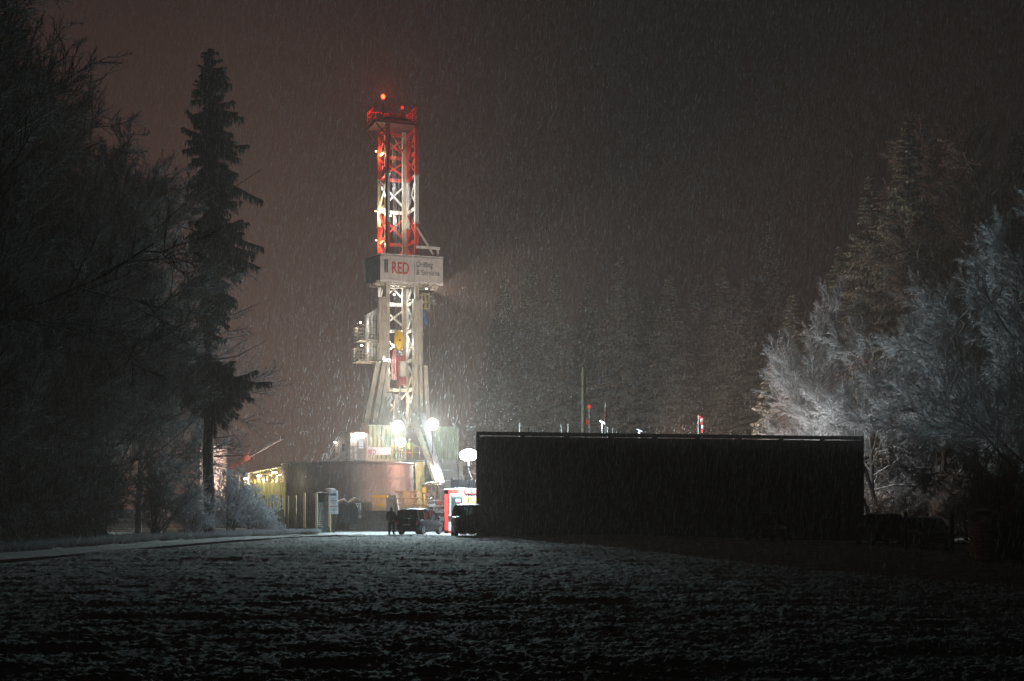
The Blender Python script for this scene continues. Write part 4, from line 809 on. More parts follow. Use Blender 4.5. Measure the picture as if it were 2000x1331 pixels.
# ================================================================== ROUND-TOP SIGN AND FENCE
sY = 97.0; sx0 = PXW(652, sY); sg = thing('site_sign', 'white round-topped site sign with red bar on a green post', 'sign', (sx0, sY, 0.0))
hw = .30; zt_ = PZ(956, sY); zb = PZ(1004.5, sY)
pts = [(-hw, zb), (hw, zb), (hw, zt_ - .28)] + [(hw * math.cos(a), zt_ - .28 + .28 * math.sin(a)) for a in np.linspace(.15, math.pi - .15, 12)] + [(-hw, zt_ - .28)]
mb = MB(); mb.prism([(a, -.06, b) for a, b in pts], (0, .04, 0)); bd = mb.build('board', 'signw', sg)
mb = MB(); mb.tube([(0, 0, 0), (0, 0, zt_ - .4)], .045, 8); mb.build('post', 'darkgreen', sg)
text(bd, 'addt', .27, (-.25, -.07, zt_ - .43), (R(90), 0, 0), 'ink', .92, .004, .006)
mb = MB(); mb.box((0, -.066, zt_ - 1.17), (.46, .01, .06)); mb.build('red_bar', 'redink', bd)
mb = MB()
for z, w_, h in ((.60, .36, .02), (.67, .30, .02), (.78, .44, .045), (.86, .34, .02), (.93, .3, .02), (1.00, .32, .02), (1.32, .44, .012), (1.42, .12, .08), (1.62, .44, .012)): mb.box((0, -.066, zt_ - z), (w_, .008, h))
for x in (-.16, .17): mb.box((x, -.066, zt_ - 1.42), (.03, .008, .12))
mb.build('printed_lines', 'grey', bd)
# wooden post fence with wire, plastic foil at its foot
fn = thing('post_fence', 'wooden post and wire fence with green foil at its foot', 'fence', (PXW(600, 98), 98, 0))
FP = [(545, 98.6, 962), (562, 98.2, 969), (577, 98.0, 967), (594.5, 97.6, 963), (618, 97.0, 963), (644, 98.6, 968)]
fps = [(PXW(x, Y) - fn.location.x, Y - 98, PZ(yt, Y)) for x, Y, yt in FP]
for x, y, h in fps[1:]: mb = MB(); mb.box((x, y, h / 2), (.15, .12, h)); mb.build('post', 'wood', fn)
mb = MB()
for k in range(13):
    z = .45 + k * .135
    for a, b in zip(fps[1:-1], fps[2:]):
        pts = [(a[0] + (b[0] - a[0]) * t, a[1] + (b[1] - a[1]) * t - .1, z - .10 * math.sin(t * math.pi) + (.16 * t if b is fps[-1] else 0)) for t in np.linspace(0, 1, 7)]; mb.tube(pts, .010, 4)
mb.build('wire', 'wire', fn)
mb = MB()
for a, b in zip(fps[:-1], fps[1:]): mb.beam((a[0] - .02, a[1] - .14, .16), (b[0] + .02, b[1] - .14, .16), .04, .42)
mb.build('foil', 'darkgreen', fn)
# dark board fence running behind the bush
t = thing('board_fence', 'dark board fence between the frosted bush and wire fence', 'fence', (PXW(500, 100), 100, 0))
mb = MB(); xs = np.arange(0, 2.0, .16)
for k, x in enumerate(xs): mb.box((x, 0, .8 + .05 * (k % 2)), (.14, .04, 1.6 + .1 * (k % 3)))
mb.build('board', 'oldwood', t)
for x in (0, .55, 1.15, 1.8): mb = MB(); mb.box((x, .08, 1.3), (.12, .1, 2.6)); mb.build('post', 'oldwood', t)
p = P(509, 0, 103); t = thing('wooden_crate', 'reddish wooden crate in front of the yellow-green container', 'crate', (p.x, 103, 1.0))
mb = MB()
for k in range(4): mb.box((.3, 0, .1 + k * .2), (.7, .05, .12))
for x in (0, .6): mb.box((x, -.04, .4), (.08, .05, .85))
mb.build('slat', 'brown', t)
mb = MB(); mb.box((.3, .3, .4), (.64, .5, .78)); mb.build('body', 'brown', t)

# ================================================================== LEFT SIDE: container, tent, silo, crane
cY = 112; p = P(490, 943, cY); t = thing('shipping_container', 'yellow-green corrugated container below the lit tent', 'container', (p.x, cY, 1.0))
h = p.z - 1.0; mb = MB(); mb.corr((0.06, 0), (2.6, 0), .1, h - .12, .255, .07); mb.build('side_wall', 'ygreen', t)
mb = MB(); mb.box((1.3, 0, h - .05), (2.7, .14, .12)); mb.box((0, 0, h / 2), (.12, .14, h)); mb.box((2.66, 0, h / 2), (.12, .14, h)); mb.box((1.3, 1.2, h - .04), (2.7, 2.4, .06)); mb.box((1.3, 1.2, .05), (2.7, 2.4, .1)); mb.build('frame', 'ygreen', t)
mb = MB(); mb.box((0.0, 1.2, h / 2), (.06, 2.3, h - .2)); mb.box((-.25, .2, h / 2 - .25), (.5, .5, h - .5)); mb.build('end_wall', 'dark', t)
mb = MB(); mb.beam((1.3, 0, h), (1.3, -1.3, h + .5), .05); mb.box((1.3, -1.35, h + .5), (.3, .12, .08)); mb.build('added_lamp_arm', 'dark', t); lamp('lamp_light', t, (1.3, -1.4, h + .3), 110, (1, .90, .62), .1)  # arm and lamp are added to brighten the container front
p0 = P(468, 928, 119); p1 = P(551, 910, 119); zb_ = PZ(944, 119); t = thing('work_tent', 'lit yellowish work tent with sloping roof above the container', 'tent', (p0.x, 119, 1.4))
mb = MB(); L_ = p1.x - p0.x; r0, r1 = p0.z - 1.4, p1.z - 1.4; mb.prism([(-.3, -.2, r0 - .05), (L_ + .05, -.2, r1), (L_ + .05, -.2, r1 - .08), (-.3, -.2, r0 - .13)], (0, 3.6, 0)); mb.build('roof_cloth', mat('tent_cloth', (.5, .45, .28), .8, 0, .1, 2, trans=.4), t)
mb = MB(); mb.prism([(-.2, 3.3, 0), (L_, 3.3, 0), (L_, 3.3, r1 - .1), (-.2, 3.3, r0 - .14)], (0, .06, 0)); mb.build('back_cloth', mat('tent_back', (.55, .45, .2), .8, 0, .2, 2), t)
for k in range(5): x = k * L_ / 4; mb = MB(); mb.beam((x, -.15, 0), (x, -.15, r0 + (r1 - r0) * k / 4 - .1), .07); mb.build('post', 'ygreen', t)
mb = MB()
for k in range(9): x = .3 + k * .38; mb.box((x, 1.2, 1.9 + random.uniform(0, .5)), (.22, .4, .7 + random.uniform(0, .6)), m=k % 3)
for k in range(4): mb.tube([(.5 + k * .8, .8, 1.8), (.6 + k * .8, .8, 3.0), (.9 + k * .8, .8, 3.1)], .05, 6, m=1)
mb.build('machinery', ['ygreen', 'white', 'yellow'], t)
for k, (x, e, wt) in enumerate(((.5, 60, 110), (1.6, 50, 130), (2.9, 160, 220))):
    mb = MB(); mb.box((x, .2, r0 + (r1 - r0) * x / L_ - .42), (.34, .1, .09)); f = mb.build('tent_lamp', lampmat((1, .86, .6), e), t); lamp('lamp_light', f, (x, .0, r0 + (r1 - r0) * x / L_ - .6), wt, (1, .82, .52), .1)
cY = 121; p = P(414, 868, cY); t = thing('silo', 'pale pinkish silo behind the spruce trunk', 'silo', (PXW(417, cY), cY, 1.4))
h = p.z - 1.4; mb = MB(); mb.tube([(0, 0, 0), (0, 0, h - .35), (0, 0, h - .08), (0, 0, h)], [1.15, 1.15, .98, .5], 28); mb.build('body', 'pink', t, smooth=False)
mb = MB()
for z in (1.2, 2.6, 4.0, 5.2): mb.tube([(0, 0, z), (0, 0, z + .06)], 1.19, 28)
mb.build('band', 'white', t)
mb = MB(); mb.beam((-.9, -1.0, .2), (-.9, -1.0, h), .05); mb.beam((-.55, -1.1, .2), (-.55, -1.1, h), .05)
for k in range(18): mb.beam((-.9, -1.02, .4 + k * .3), (-.55, -1.1, .4 + k * .3), .03)
mb.build('ladder', 'steel', t)
lamp('lamp_light', t, (.9, -6.1, 5.2), 8000, (1, .72, .62), .2, 125, (-.12, 1, .0))  # added lamp and post brightening silo and crane, hidden behind the spruce trunk
mb = MB(); mb.box((.9, -6, 5.4), (.4, .2, .15)); mb.tube([(.9, -5.9, 0), (.9, -5.9, 5.4)], .05); mb.build('added_lamp_post', 'steel', t)
cY = 128; t = thing('mobile_crane', 'crane with red boom foot raised over the tent', 'crane', (PXW(448, cY), cY, 1.5))
def cp_(x, y): v = P(x, y, cY) - Vector((t.location.x, cY, 1.5)); return v
a_, b_, c_, d_ = cp_(450, 914), cp_(489, 893), cp_(553, 857), cp_(546, 853)
mb = MB(); mb.beam(a_, b_, .55, .42); mb.beam(a_ + Vector((.1, 0, .3)), b_ + Vector((-.1, 0, .35)), .12, .1); mb.beam(a_ + Vector((.8, 0, .6)), b_ + Vector((-.1, 0, .35)), .08, .12); mb.build('boom_foot', 'orange', t)
mb = MB(); mb.beam(b_, c_, .09, .07); mb.beam(b_.lerp(c_, .5) + Vector((0, 0, .35)), d_ + Vector((0, 0, .0)), .07, .06)
for k in range(7): q0 = b_.lerp(c_, .45 + k * .08); mb.beam(q0, q0 + Vector((-.05, 0, .36)), .03, .03)
mb.build('boom', 'steel', t)
mb = MB(); mb.beam(b_ + Vector((.3, 0, .35)), d_, .22, .2); mb.tube([c_ + Vector((-.2, .1, 0)), c_ + Vector((.1, .1, 0))], .16, 12); mb.build('boom_head', 'dark', t)
mb = MB(); mb.tube([c_, Vector((c_.x, c_.y, 1.8))], .018, 5); mb.build('hoist_rope', 'steel', t)
mb = MB(); mb.box((0, .8, .9), (3.2, 2.2, 1.4)); mb.box((-.6, .8, 2.0), (1.4, 1.6, 1.2)); mb.build('carriage', 'orange', t)

# ================================================================== THINGS SHOWING ABOVE THE BARRIER
cY = 97; x = PXW(1140, cY); t = props(MB().tube([(x, cY, -.1), (x, cY, PZ(718, cY))], [.17, .12], 12).build('wooden_pole', 'oldwood'), 'tall olive brown wooden pole rising behind the barrier', 'pole')
cY = 98; p = P(1151, 795, cY); t = thing('signal_post', 'thin post with red lamps right beside the wooden pole', 'signal', (p.x, cY, ZP))
mb = MB(); mb.tube([(0, 0, 0), (0, 0, p.z - ZP)], .03, 6); mb.build('post', 'steel', t)
mb = MB(); mb.ell((-.02, -.05, p.z - ZP), (.12, .1, .15)); mb.build('upper_lamp', lampmat((1, .1, .04), .9), t)
mb = MB(); mb.box((-.2, -.05, PZ(825, cY) - ZP), (.22, .12, .32)); mb.build('lower_lamp', lampmat((1, .06, .03), .45), t)
p = P(1182, 785, cY); t = thing('furled_flag', 'furled red and white flag on a thin pole', 'flag', (p.x, cY, ZP))
mb = MB(); mb.tube([(0, 0, 0), (0, 0, p.z - ZP + .1)], .025, 6); mb.build('pole', 'steel', t)
h = p.z - ZP; mb = MB(); mb.tube([(.05, 0, h), (.07, 0, h - .3), (.06, 0, h - .42)], [.03, .06, .07], 8, m=1); mb.tube([(.06, 0, h - .42), (.05, 0, h - 1.0), (.04, 0, h - 1.35)], [.07, .09, .05], 8, m=0); mb.build('cloth', ['flagred', 'crate'], t, smooth=True)
def wallflood(label, x, y, Y, e, watt, ang, L_):
    p = P(x, y, Y); t = thing('flood_lamp', label, 'floodlight', (p.x, Y, ZP)); z = p.z - ZP
    mb = MB(); mb.tube([(0, .06, 0), (0, .06, z)], .03, 6); mb.build('post', 'steel', t)
    mb = MB(); c, s_ = math.cos(ang) * L_ / 2, math.sin(ang) * L_ / 2; mb.beam((-c, 0, z - s_ + .04), (c, 0, z + s_ + .04), .14, .06); hd = mb.build('lamp_head', 'steel', t)
    mb = MB(); mb.beam((-c, 0, z - s_), (c, 0, z + s_), .11, .05); mb.build('lamp_glass', lampmat((.85, .9, 1), e), hd); lamp('lamp_light', hd, (0, -.1, z - .15), watt, (.75, .82, 1), .08)
wallflood('tilted bright blue-white floodlight left of the furled flag foot', 1176, 825, 102, 30, 420, -.5, .38); wallflood('tilted dim tube floodlight above the middle of the barrier', 1249, 841, 99, 2.5, 60, -.42, .42)
for k, (x, y0) in enumerate(((1015, 828), (1097, 830), (1110, 829), (1187, 834), (1198, 836))):
    Y = 95.5; p = P(x, y0, Y); mb = MB(); mb.tube([(p.x, Y, 2.0), (p.x, Y, p.z), (p.x - .1 * (k in (1, 2, 3)), Y, p.z + .05)], .045, 8)
    props(mb.build('vent_pipe', 'steel'), ['short steel vent pipe standing alone near the barrier left end', 'left of two bent vent pipes above the barrier', 'right of two bent vent pipes above the barrier', 'bent vent pipe below the furled flag', 'straight vent pipe right of the furled flag'][k], 'pipe', 'vent pipes above the barrier')
cY = 104; p = P(1364, 814, cY); t = thing('windsock', 'red and white windsock hanging limp above the barrier', 'windsock', (p.x, cY, ZP))
h = p.z - ZP; mb = MB(); mb.tube([(0, 0, 0), (0, 0, h + .05)], .025, 6); mb.build('pole', 'steel', t)
mb = MB(); pts = [(0, 0, h), (.14, 0, h - .02), (.26, 0, h - .12), (.27, 0, h - .4), (.3, 0, h - .62), (.31, 0, h - .9), (.31, 0, h - 1.2)]; rr = [.16, .16, .14, .12, .11, .10, .09]
for i_ in range(6): mb.tube(pts[i_:i_ + 2], rr[i_:i_ + 2], 12, m=(0, 0, 1, 0, 1, 0)[i_])
mb.build('sock', ['socks_r', 'socks_w'], t, smooth=True)

# ================================================================== RIGHT EDGE: posts, wood pile
for k, (x, yt, Y, wd, lb) in enumerate(((1769, 1000, 75, .13, 'thin dark fence post left of the apart-parked car'), (1859, 1004, 70, .17, 'dark fence post on lit snow right of the apart-parked car'), (1812, 1002, 82, .12, 'dark fence post rising behind the apart-parked car'))):
    xx = PXW(x, Y); g0 = gz(xx, Y) - .2; h = PZ(yt, Y); props(MB().box((xx, Y, (h + g0) / 2), (wd, wd, h - g0)).build('fence_post', 'dark'), lb, 'post', 'thin dark posts right of the barrier')
Y = 84; p = P(1846, 1027, Y); g0 = gz(p.x, Y) - .1; t = thing('letter_box', 'small pale box on a stake beyond the parked cars', 'box', (p.x, Y, g0)); mb = MB(); mb.box((0, 0, p.z - g0), (.17, .14, .34)); mb.build('box_body', 'cabin', t); mb = MB(); mb.box((0, .05, (p.z - g0) / 2), (.05, .05, p.z - g0 - .3)); mb.build('stake', 'oldwood', t)
Y = 60; g0 = gz(20, Y) - .05; x0 = PXW(1914, Y); t = thing('wood_pile', 'tarp-covered wood pile with its lit end facing the rig', 'wood pile', (x0, Y, g0)); hh = PZ(1001, Y) - g0
mb = MB(); mb.prism([(.5, 0, 0), (.5, 0, hh * .94), (.8, 0, hh), (4.5, 0, hh * .99), (4.5, 0, 0)], (0, 1.6, 0)); mb.build('tarp', 'dark', t)
mb = MB(); nl = 0
for j in range(16):
    for i_ in range(9):
        z = .08 + j * .10; y = .02 + i_ * .18 + (j % 2) * .05; mb.tube([(random.uniform(-.04, .04), y, z), (.52, y, z)], .046 + random.uniform(-.006, .006), 7)
mb.build('log', 'crate', t)
mb = MB(); mb.ell((.3, .5, hh + .02), (.36, .7, .16), 14, 8); mb.build('snow_cap', 'grass', t, smooth=True)

# ================================================================== TREES
def segs_to_mesh(P0, P1, R0, R1, n=3):
    P0, P1 = np.asarray(P0, float), np.asarray(P1, float); d = P1 - P0; L = np.linalg.norm(d, axis=1, keepdims=True) + 1e-9; d = d / L
    up = np.where(np.abs(d[:, 2:3]) < .9, np.array([[0, 0, 1.]]), np.array([[1., 0, 0]])); u = np.cross(d, up); u /= np.linalg.norm(u, axis=1, keepdims=True); v = np.cross(u, d)
    m = len(P0); V = np.empty((m, 2 * n, 3))
    for k in range(n):
        a = 2 * math.pi * k / n; r_ = u * math.cos(a) + v * math.sin(a); V[:, k] = P0 + r_ * R0[:, None]; V[:, n + k] = P1 + r_ * R1[:, None]
    b = (np.arange(m) * 2 * n)[:, None]; Fq = np.concatenate([b + np.array([[k, (k + 1) % n, n + (k + 1) % n, n + k]]) for k in range(n)], 0)
    return V.reshape(-1, 3), Fq
def spikes(P0, P1, R0, n=3):          # thin tapering twigs ending in a point (triangles)
    P0, P1 = np.asarray(P0, float), np.asarray(P1, float); d = P1 - P0; d = d / (np.linalg.norm(d, axis=1, keepdims=True) + 1e-9)
    up = np.where(np.abs(d[:, 2:3]) < .9, np.array([[0, 0, 1.]]), np.array([[1., 0, 0]])); u = np.cross(d, up); u /= np.linalg.norm(u, axis=1, keepdims=True); v = np.cross(u, d)
    m = len(P0); V = np.empty((m, n + 1, 3))
    for k in range(n): a = 2 * math.pi * k / n; V[:, k] = P0 + (u * math.cos(a) + v * math.sin(a)) * R0[:, None]
    V[:, n] = P1; b = (np.arange(m) * (n + 1))[:, None]
    return V.reshape(-1, 3), np.concatenate([b + np.array([[k, (k + 1) % n, n]]) for k in range(n)], 0)
def branch_out(rng, base, dirs, length, rad, kids, tmin, spread, lratio, rratio, upb, nseg=4, wob=.12):
    """polylines of one level -> children polylines"""
    B = len(base); pts = np.empty((B, nseg + 1, 3)); pts[:, 0] = base; d = dirs.copy()
    for k in range(nseg):
        d = d + rng.normal(0, wob, d.shape); d[:, 2] += upb / nseg; d /= np.linalg.norm(d, axis=1, keepdims=True); pts[:, k + 1] = pts[:, k] + d * (length / nseg)[:, None]
    if not kids: return pts, None
    t = tmin + (1 - tmin) * (np.arange(kids)[None, :] + rng.random((B, kids))) / kids; ti = np.clip((t * nseg).astype(int), 0, nseg - 1); fr = t * nseg - ti; bi = np.arange(B)[:, None]
    p0 = pts[bi, ti]; p1 = pts[bi, ti + 1]; cp = p0 + (p1 - p0) * fr[..., None]; pd = (p1 - p0); pd /= np.linalg.norm(pd, axis=2, keepdims=True)
    rnd = rng.normal(size=pd.shape); perp = rnd - (rnd * pd).sum(2, keepdims=True) * pd; perp /= np.linalg.norm(perp, axis=2, keepdims=True)
    ang = spread * (0.75 + .5 * rng.random((B, kids, 1))); cdir = pd * np.cos(ang) + perp * np.sin(ang)
    cl = length[:, None] * lratio * (1.15 - .6 * t) * (.7 + .6 * rng.random((B, kids))); cr = rad[:, None] * rratio * np.ones((B, kids))
    return pts, (cp.reshape(-1, 3), cdir.reshape(-1, 3), cl.ravel(), cr.ravel())
def polysegs(pts, rad, end=.45):
    B, n, _ = pts.shape; P0 = pts[:, :-1].reshape(-1, 3); P1 = pts[:, 1:].reshape(-1, 3); t = np.linspace(1, end, n); R0 = (rad[:, None] * t[None, :-1]).ravel(); R1 = (rad[:, None] * t[None, 1:]).ravel(); return P0, P1, R0, R1
def decid(seed, H, trunkr, k1, k2, k3, k4, first=.2, sprd=(.9, .7, .6, .55), l1=.42, up=.25, twr=.011, stems=1, droop=0.0):
    rng = np.random.default_rng(seed); acc = []
    b = rng.normal(0, .25 * (stems > 1), (stems, 3)); b[:, 2] = 0; d = np.tile([0, 0, 1.], (stems, 1)) + rng.normal(0, .04 + .35 * (stems > 1), (stems, 3)) * [1, 1, 0]; d /= np.linalg.norm(d, axis=1, keepdims=True)
    L = np.full(stems, H * .93); Rr = np.full(stems, trunkr)
    pts, ch_ = branch_out(rng, b, d, L, Rr, k1, first, sprd[0], l1, .30, .1, 8, .045); acc.append(segs_to_mesh(*polysegs(pts, Rr, .12), n=8))
    pts, c2 = branch_out(rng, *ch_, k2, .2, sprd[1], .5, .5, up, 5, .14); acc.append(segs_to_mesh(*polysegs(pts, ch_[3], .35), n=5))
    pts, c3 = branch_out(rng, *c2, k3, .15, sprd[2], .52, .55, up * .6 - droop, 4, .16); s3 = segs_to_mesh(*polysegs(pts, np.maximum(c2[3], .018), .4), n=3)
    pts, c4 = branch_out(rng, *c3, k4, .1, sprd[3], .6, .6, up * .3 - droop, 2, .2); s4 = segs_to_mesh(*polysegs(pts, np.maximum(c3[3] * .8, twr), .6), n=3)
    pts, _ = branch_out(rng, *c4, 0, 0, 0, 0, 0, -droop, 1, .15); s5 = spikes(pts[:, 0], pts[:, 1], np.full(len(pts), twr * .95))
    q4, _ = branch_out(rng, *c4, 0, 0, 0, 0, 0, -droop, 1, .5); s6 = spikes(q4[:, 0], q4[:, 1], np.full(len(pts), twr * .8))
    return acc, (s3, s4, s5, s6)
def join(parts):          # -> triangles
    V = []; Fc = []; n = 0
    for v, f in parts:
        if f.shape[1] == 4: f = np.concatenate([f[:, [0, 1, 2]], f[:, [0, 2, 3]]], 0)
        V.append(v); Fc.append(f + n); n += len(v)
    return np.concatenate(V), np.concatenate(Fc)
PROTO = {}
def proto_decid(key, tm='limb', cm='twigfrost', **kw):
    a, c = decid(**kw); v1, f1 = join(a); v2, f2 = join(c); PROTO[key] = (v1, f1, v2, f2, kw['H'], tm, cm, {})
def spruce(seed, H, base, rmax, prof, density=1.0, whorl=.34, droopy=.35, bsz=.30, ragged=False):
    """boughs in whorls, each with hanging side sprays made of many small pointed blades"""
    rng = np.random.default_rng(seed); P0 = []; P1 = []; Rr = []; bl0 = []; bl1 = []; blw = []
    z = base; tr = H * .011 + .03
    while z < H - .15:
        t = (z - base) / (H - base); rad = rmax * prof(t)
        nb = int(rng.integers(5, 8)) if rad > .5 else 4
        if ragged and prof(t) < .18 and t < .5: nb = 1 if rng.random() < .4 else 0
        for k in range(nb):
            a = rng.random() * 2 * math.pi; L = rad * ((.72 + .45 * rng.random()) if not ragged else (.45 + .75 * rng.random() ** .8) * (1 + .28 * math.cos(a)) * (.5 + .85 * float(vnoise(np.array(z / 1.0 + 30), np.array(a * .8 + 30), 99))))
            if L < .12: continue
            n = max(3, int(L / .32)); z += rng.normal(0, .12) if ragged else 0; rise = .10 if t > .7 else -.05; prev = np.array([0, 0, z + rng.normal(0, .30 if ragged else .08)]); dr = np.array([math.cos(a), math.sin(a), rise + rng.normal(0, .32 if ragged else .1)]); side = np.array([-math.sin(a), math.cos(a), 0])
            for i_ in range(n):
                dd = dr.copy(); dd[2] -= droopy * (i_ / n) - (.22 if i_ > n * .7 else 0); nx = prev + dd * L / n; P0.append(prev); P1.append(nx); Rr.append(.035 * (1 - i_ / n) * min(1, L / 2) + .012)
                m = max(2, int(round(5 * density)))
                for q_ in range(m):
                    f = rng.random(); pp = prev + (nx - prev) * f; w_ = (.20 + .36 * min(1, L / 2.5) * (1 - (i_ + f) / n * .75)) * (.6 + .7 * rng.random())
                    for s_ in (-1, 1):
                        e = pp + side * s_ * w_ * (.55 + .4 * rng.random()) + dr * w_ * .5 + np.array([0, 0, -w_ * (.25 + .5 * rng.random() * droopy * 2)])
                        bl0.append(pp); bl1.append(e); blw.append(bsz * (.14 + .12 * rng.random()))
                        if L > .9:
                            e2 = pp + (e - pp) * .55 + np.array([rng.normal(0, .05), rng.normal(0, .05), -w_ * (.4 + (1.3 if ragged else .5) * rng.random())]); bl0.append(pp + (e - pp) * .4); bl1.append(e2); blw.append(bsz * .13)
                prev = nx
        z += whorl * (.7 + .6 * rng.random()) * (1.0 if rad > .8 else .7)
    P0, P1, Rr = map(np.array, (P0, P1, Rr)); s1 = segs_to_mesh(P0, P1, Rr, Rr * .8, 3)
    bl0, bl1, blw = map(np.array, (bl0, bl1, blw)); d = bl1 - bl0; L = np.linalg.norm(d, axis=1, keepdims=True); d /= L
    rn = np.array([0, 0, 1.]) + rng.normal(0, .55, d.shape); u = np.cross(d, rn); u /= np.linalg.norm(u, axis=1, keepdims=True); mid = bl0 + (bl1 - bl0) * .45; sp = np.cross(u, d) * (blw * .25)[:, None]
    # each blade: a thin four-sided spindle (root, two flanks + ridge, tip)
    V = np.stack([bl0, mid + u * blw[:, None], mid - u * blw[:, None], mid + sp, bl1], 1); b = (np.arange(len(V)) * 5)[:, None]
    Fc = np.concatenate([b + np.array([[0, 1, 3]]), b + np.array([[0, 3, 2]]), b + np.array([[1, 4, 3]]), b + np.array([[3, 4, 2]])], 0)
    zz = np.linspace(0, H, 14); tp = np.stack([rng.normal(0, .03, 14), rng.normal(0, .03, 14), zz], 1); tp[0, :2] = 0; rt_ = tr * (1 - zz / H) ** .85 + .015
    st_ = segs_to_mesh(tp[:-1], tp[1:], rt_[:-1], rt_[1:], 10); return [st_], [s1, (V.reshape(-1, 3), Fc)]
def proto_spruce(key, cm, **kw):
    a, c = spruce(**kw); v1, f1 = join(a); v2, f2 = join(c); PROTO[key] = (v1, f1, v2, f2, kw['H'], 'bark', cm, {})
def plant(key, name, label, x, y, rz=0, s=1.0, group=None, cat='tree', z=None, sz=None, cm=None):
    v1, f1, v2, f2, H, tm, c0, made = PROTO[key]; cm = cm or c0
    t = thing(name, label, cat, (x, y, (gz(x, y) - .35 if z is None else z)), rz, group); t.scale = (s, s, sz or s)
    for nm, v, f, m in (('trunk', v1, f1, tm), ('crown', v2, f2, cm)):
        k = (nm, m)
        if k in made: o = made[k].copy(); COL.objects.link(o); o.parent = t
        else: o = npmesh(nm, v, f, m, t); made[k] = o
    return t

cone = lambda t: (1 - t) ** .85 * (1.0 if t > .06 else .8)
proto_spruce('spruceA', 'needlefrost', seed=3, H=30, base=1.5, rmax=4.6, prof=cone, density=1.5)
proto_spruce('spruceB', 'needlefrost', seed=4, H=22, base=.8, rmax=3.6, prof=cone, density=1.6)
proto_spruce('spruceS', 'needlefrost', seed=9, H=12, base=.4, rmax=2.7, prof=cone, density=2.0, whorl=.30)
def colprof(t):   # the tall, ragged, narrow spruce: heights from the photograph, 0 = lowest bough
    xs_ = [0, .02, .06, .10, .125, .15, .18, .30, .40, .5, .6, .68, .74, .80, .86, .92, .95, 1.0]; ys_ = [.30, 1.0, 1.22, 1.1, .14, .10, .14, .72, .85, .80, .72, .80, .85, .82, .60, .40, .28, .03]
    return float(np.interp(t, xs_, ys_))
proto_spruce('spruceN', 'needledark', seed=21, H=29.2, base=8.2, rmax=2.1, prof=colprof, density=2.7, whorl=.17, droopy=.45, bsz=.24, ragged=True)
proto_decid('frostA', seed=5, H=18, trunkr=.24, k1=24, k2=11, k3=9, k4=7, first=.12, up=.45, twr=.017, l1=.40)
proto_decid('frostB', seed=6, H=18, trunkr=.26, k1=24, k2=11, k3=9, k4=7, first=.06, up=.3, twr=.017, l1=.40, sprd=(1.05, .8, .6, .5))
proto_decid('bareA', seed=7, H=24, trunkr=.26, k1=28, k2=11, k3=9, k4=6, first=.08, cm='twigdark', tm='bark', up=.6, twr=.012, l1=.36)
proto_decid('bareB', seed=8, H=24, trunkr=.26, k1=28, k2=11, k3=9, k4=6, first=.05, cm='twigdark', tm='bark', up=.45, twr=.012, l1=.38, sprd=(1.1, .8, .6, .5))
proto_decid('bush', seed=10, H=4.2, trunkr=.05, k1=9, k2=6, k3=5, k4=3, first=.05, stems=11, up=.3, twr=.010, l1=.42, sprd=(.7, .7, .6, .6))
proto_decid('bush2', seed=12, H=3.6, trunkr=.05, k1=9, k2=6, k3=5, k4=3, first=.03, stems=9, up=-.2, twr=.008, l1=.5, sprd=(.9, .8, .7, .6), cm='twigdark')

# the lone spruce left of the rig
plant('spruceN', 'spruce_tree', 'tall narrow dark spruce with bare lower trunk, standing before the frosted bush', PXW(408, 85), 85, .3, 1.0, z=-.1)
sp = [o for o in bpy.data.objects if o.name.startswith('spruce_tree')][0]
mb = MB()
for (z, L, a, up_) in ((13.2, 3.0, 0.1, .9), (11.9, 2.4, .3, .4), (10.8, 2.6, 3.3, .3), (10.6, 3.4, .0, 1.2), (6.0, 1.6, .1, .2), (5.4, 1.9, .2, -.1), (4.9, 2.8, .05, .15), (4.4, 1.5, -.1, .25), (3.7, 1.5, 3.2, -.1), (9.9, 3.2, 3.05, .7), (19.5, 3.2, 3.4, 1.2), (18.2, 3.2, 3.2, 1.5), (20.7, 3.2, 0, 1.4), (16.5, 3.0, 3.5, 1.3), (23.0, 2.4, .2, .5)):
    c, s_ = math.cos(a - .3), math.sin(a - .3); MB().tube([(0, 0, z), (c * L * .5, s_ * L * .5, z + up_ * .25), (c * L, s_ * L, z + up_)], [.045, .028, .010], 5).build('bare_branch', 'bark', sp)
# left wood
WL = [('bareA', -23.2, 57, 1.4, .95, 'dark bare tree crowding between the two nearest left trees'), ('bareB', -26.0, 69, .2, 1.0, 'dark bare tree filling the gap above the track bend'), ('bareA', -22.6, 78, 2.9, .86, 'dark bare tree standing at the verge where the track bends'), ('bareB', -27.5, 94, 5.0, .95, 'dark bare tree two trunks left of the narrow spruce'), ('bareA', -25.5, 88, .9, .95, 'dark bare tree with fanned top left of the narrow spruce'), ('bareB', -29.5, 76, 2.0, 1.1, 'tallest dark bare tree in the depth of the left wood'), ('bareA', -21.5, 52, 0.4, 1.02, 'dark bare tree at the left edge, crown leaving the frame top'), ('bareB', -24.0, 62, 2.1, 1.05, 'dark bare tree with low spreading limbs, second in from the left edge'),
      ('bareA', -26.5, 74, 4.0, 1.05, 'dark bare tree behind the left-edge trees, tip above the track bend'), ('bareB', -24.8, 84, 1.0, .98, 'wide dark bare tree reaching toward the tall narrow spruce'),
      ('bareA', -24.2, 92, 5.2, .88, 'slim dark bare tree just left of the narrow spruce'), ('bareB', -31, 88, 3.3, 1.05, 'dark bare tree deep in the left wood with broken top'), 
      ('bareA', -30, 100, 2.6, 1.0, 'distant bare tree behind the narrow spruce, left of the silo'), ('bareB', -20.5, 44, 3.9, 1.0, 'nearest dark bare tree, only its boughs enter the left frame edge'), ('bareA', -36, 104, .7, 1.0, 'farthest bare tree of the left wood')]
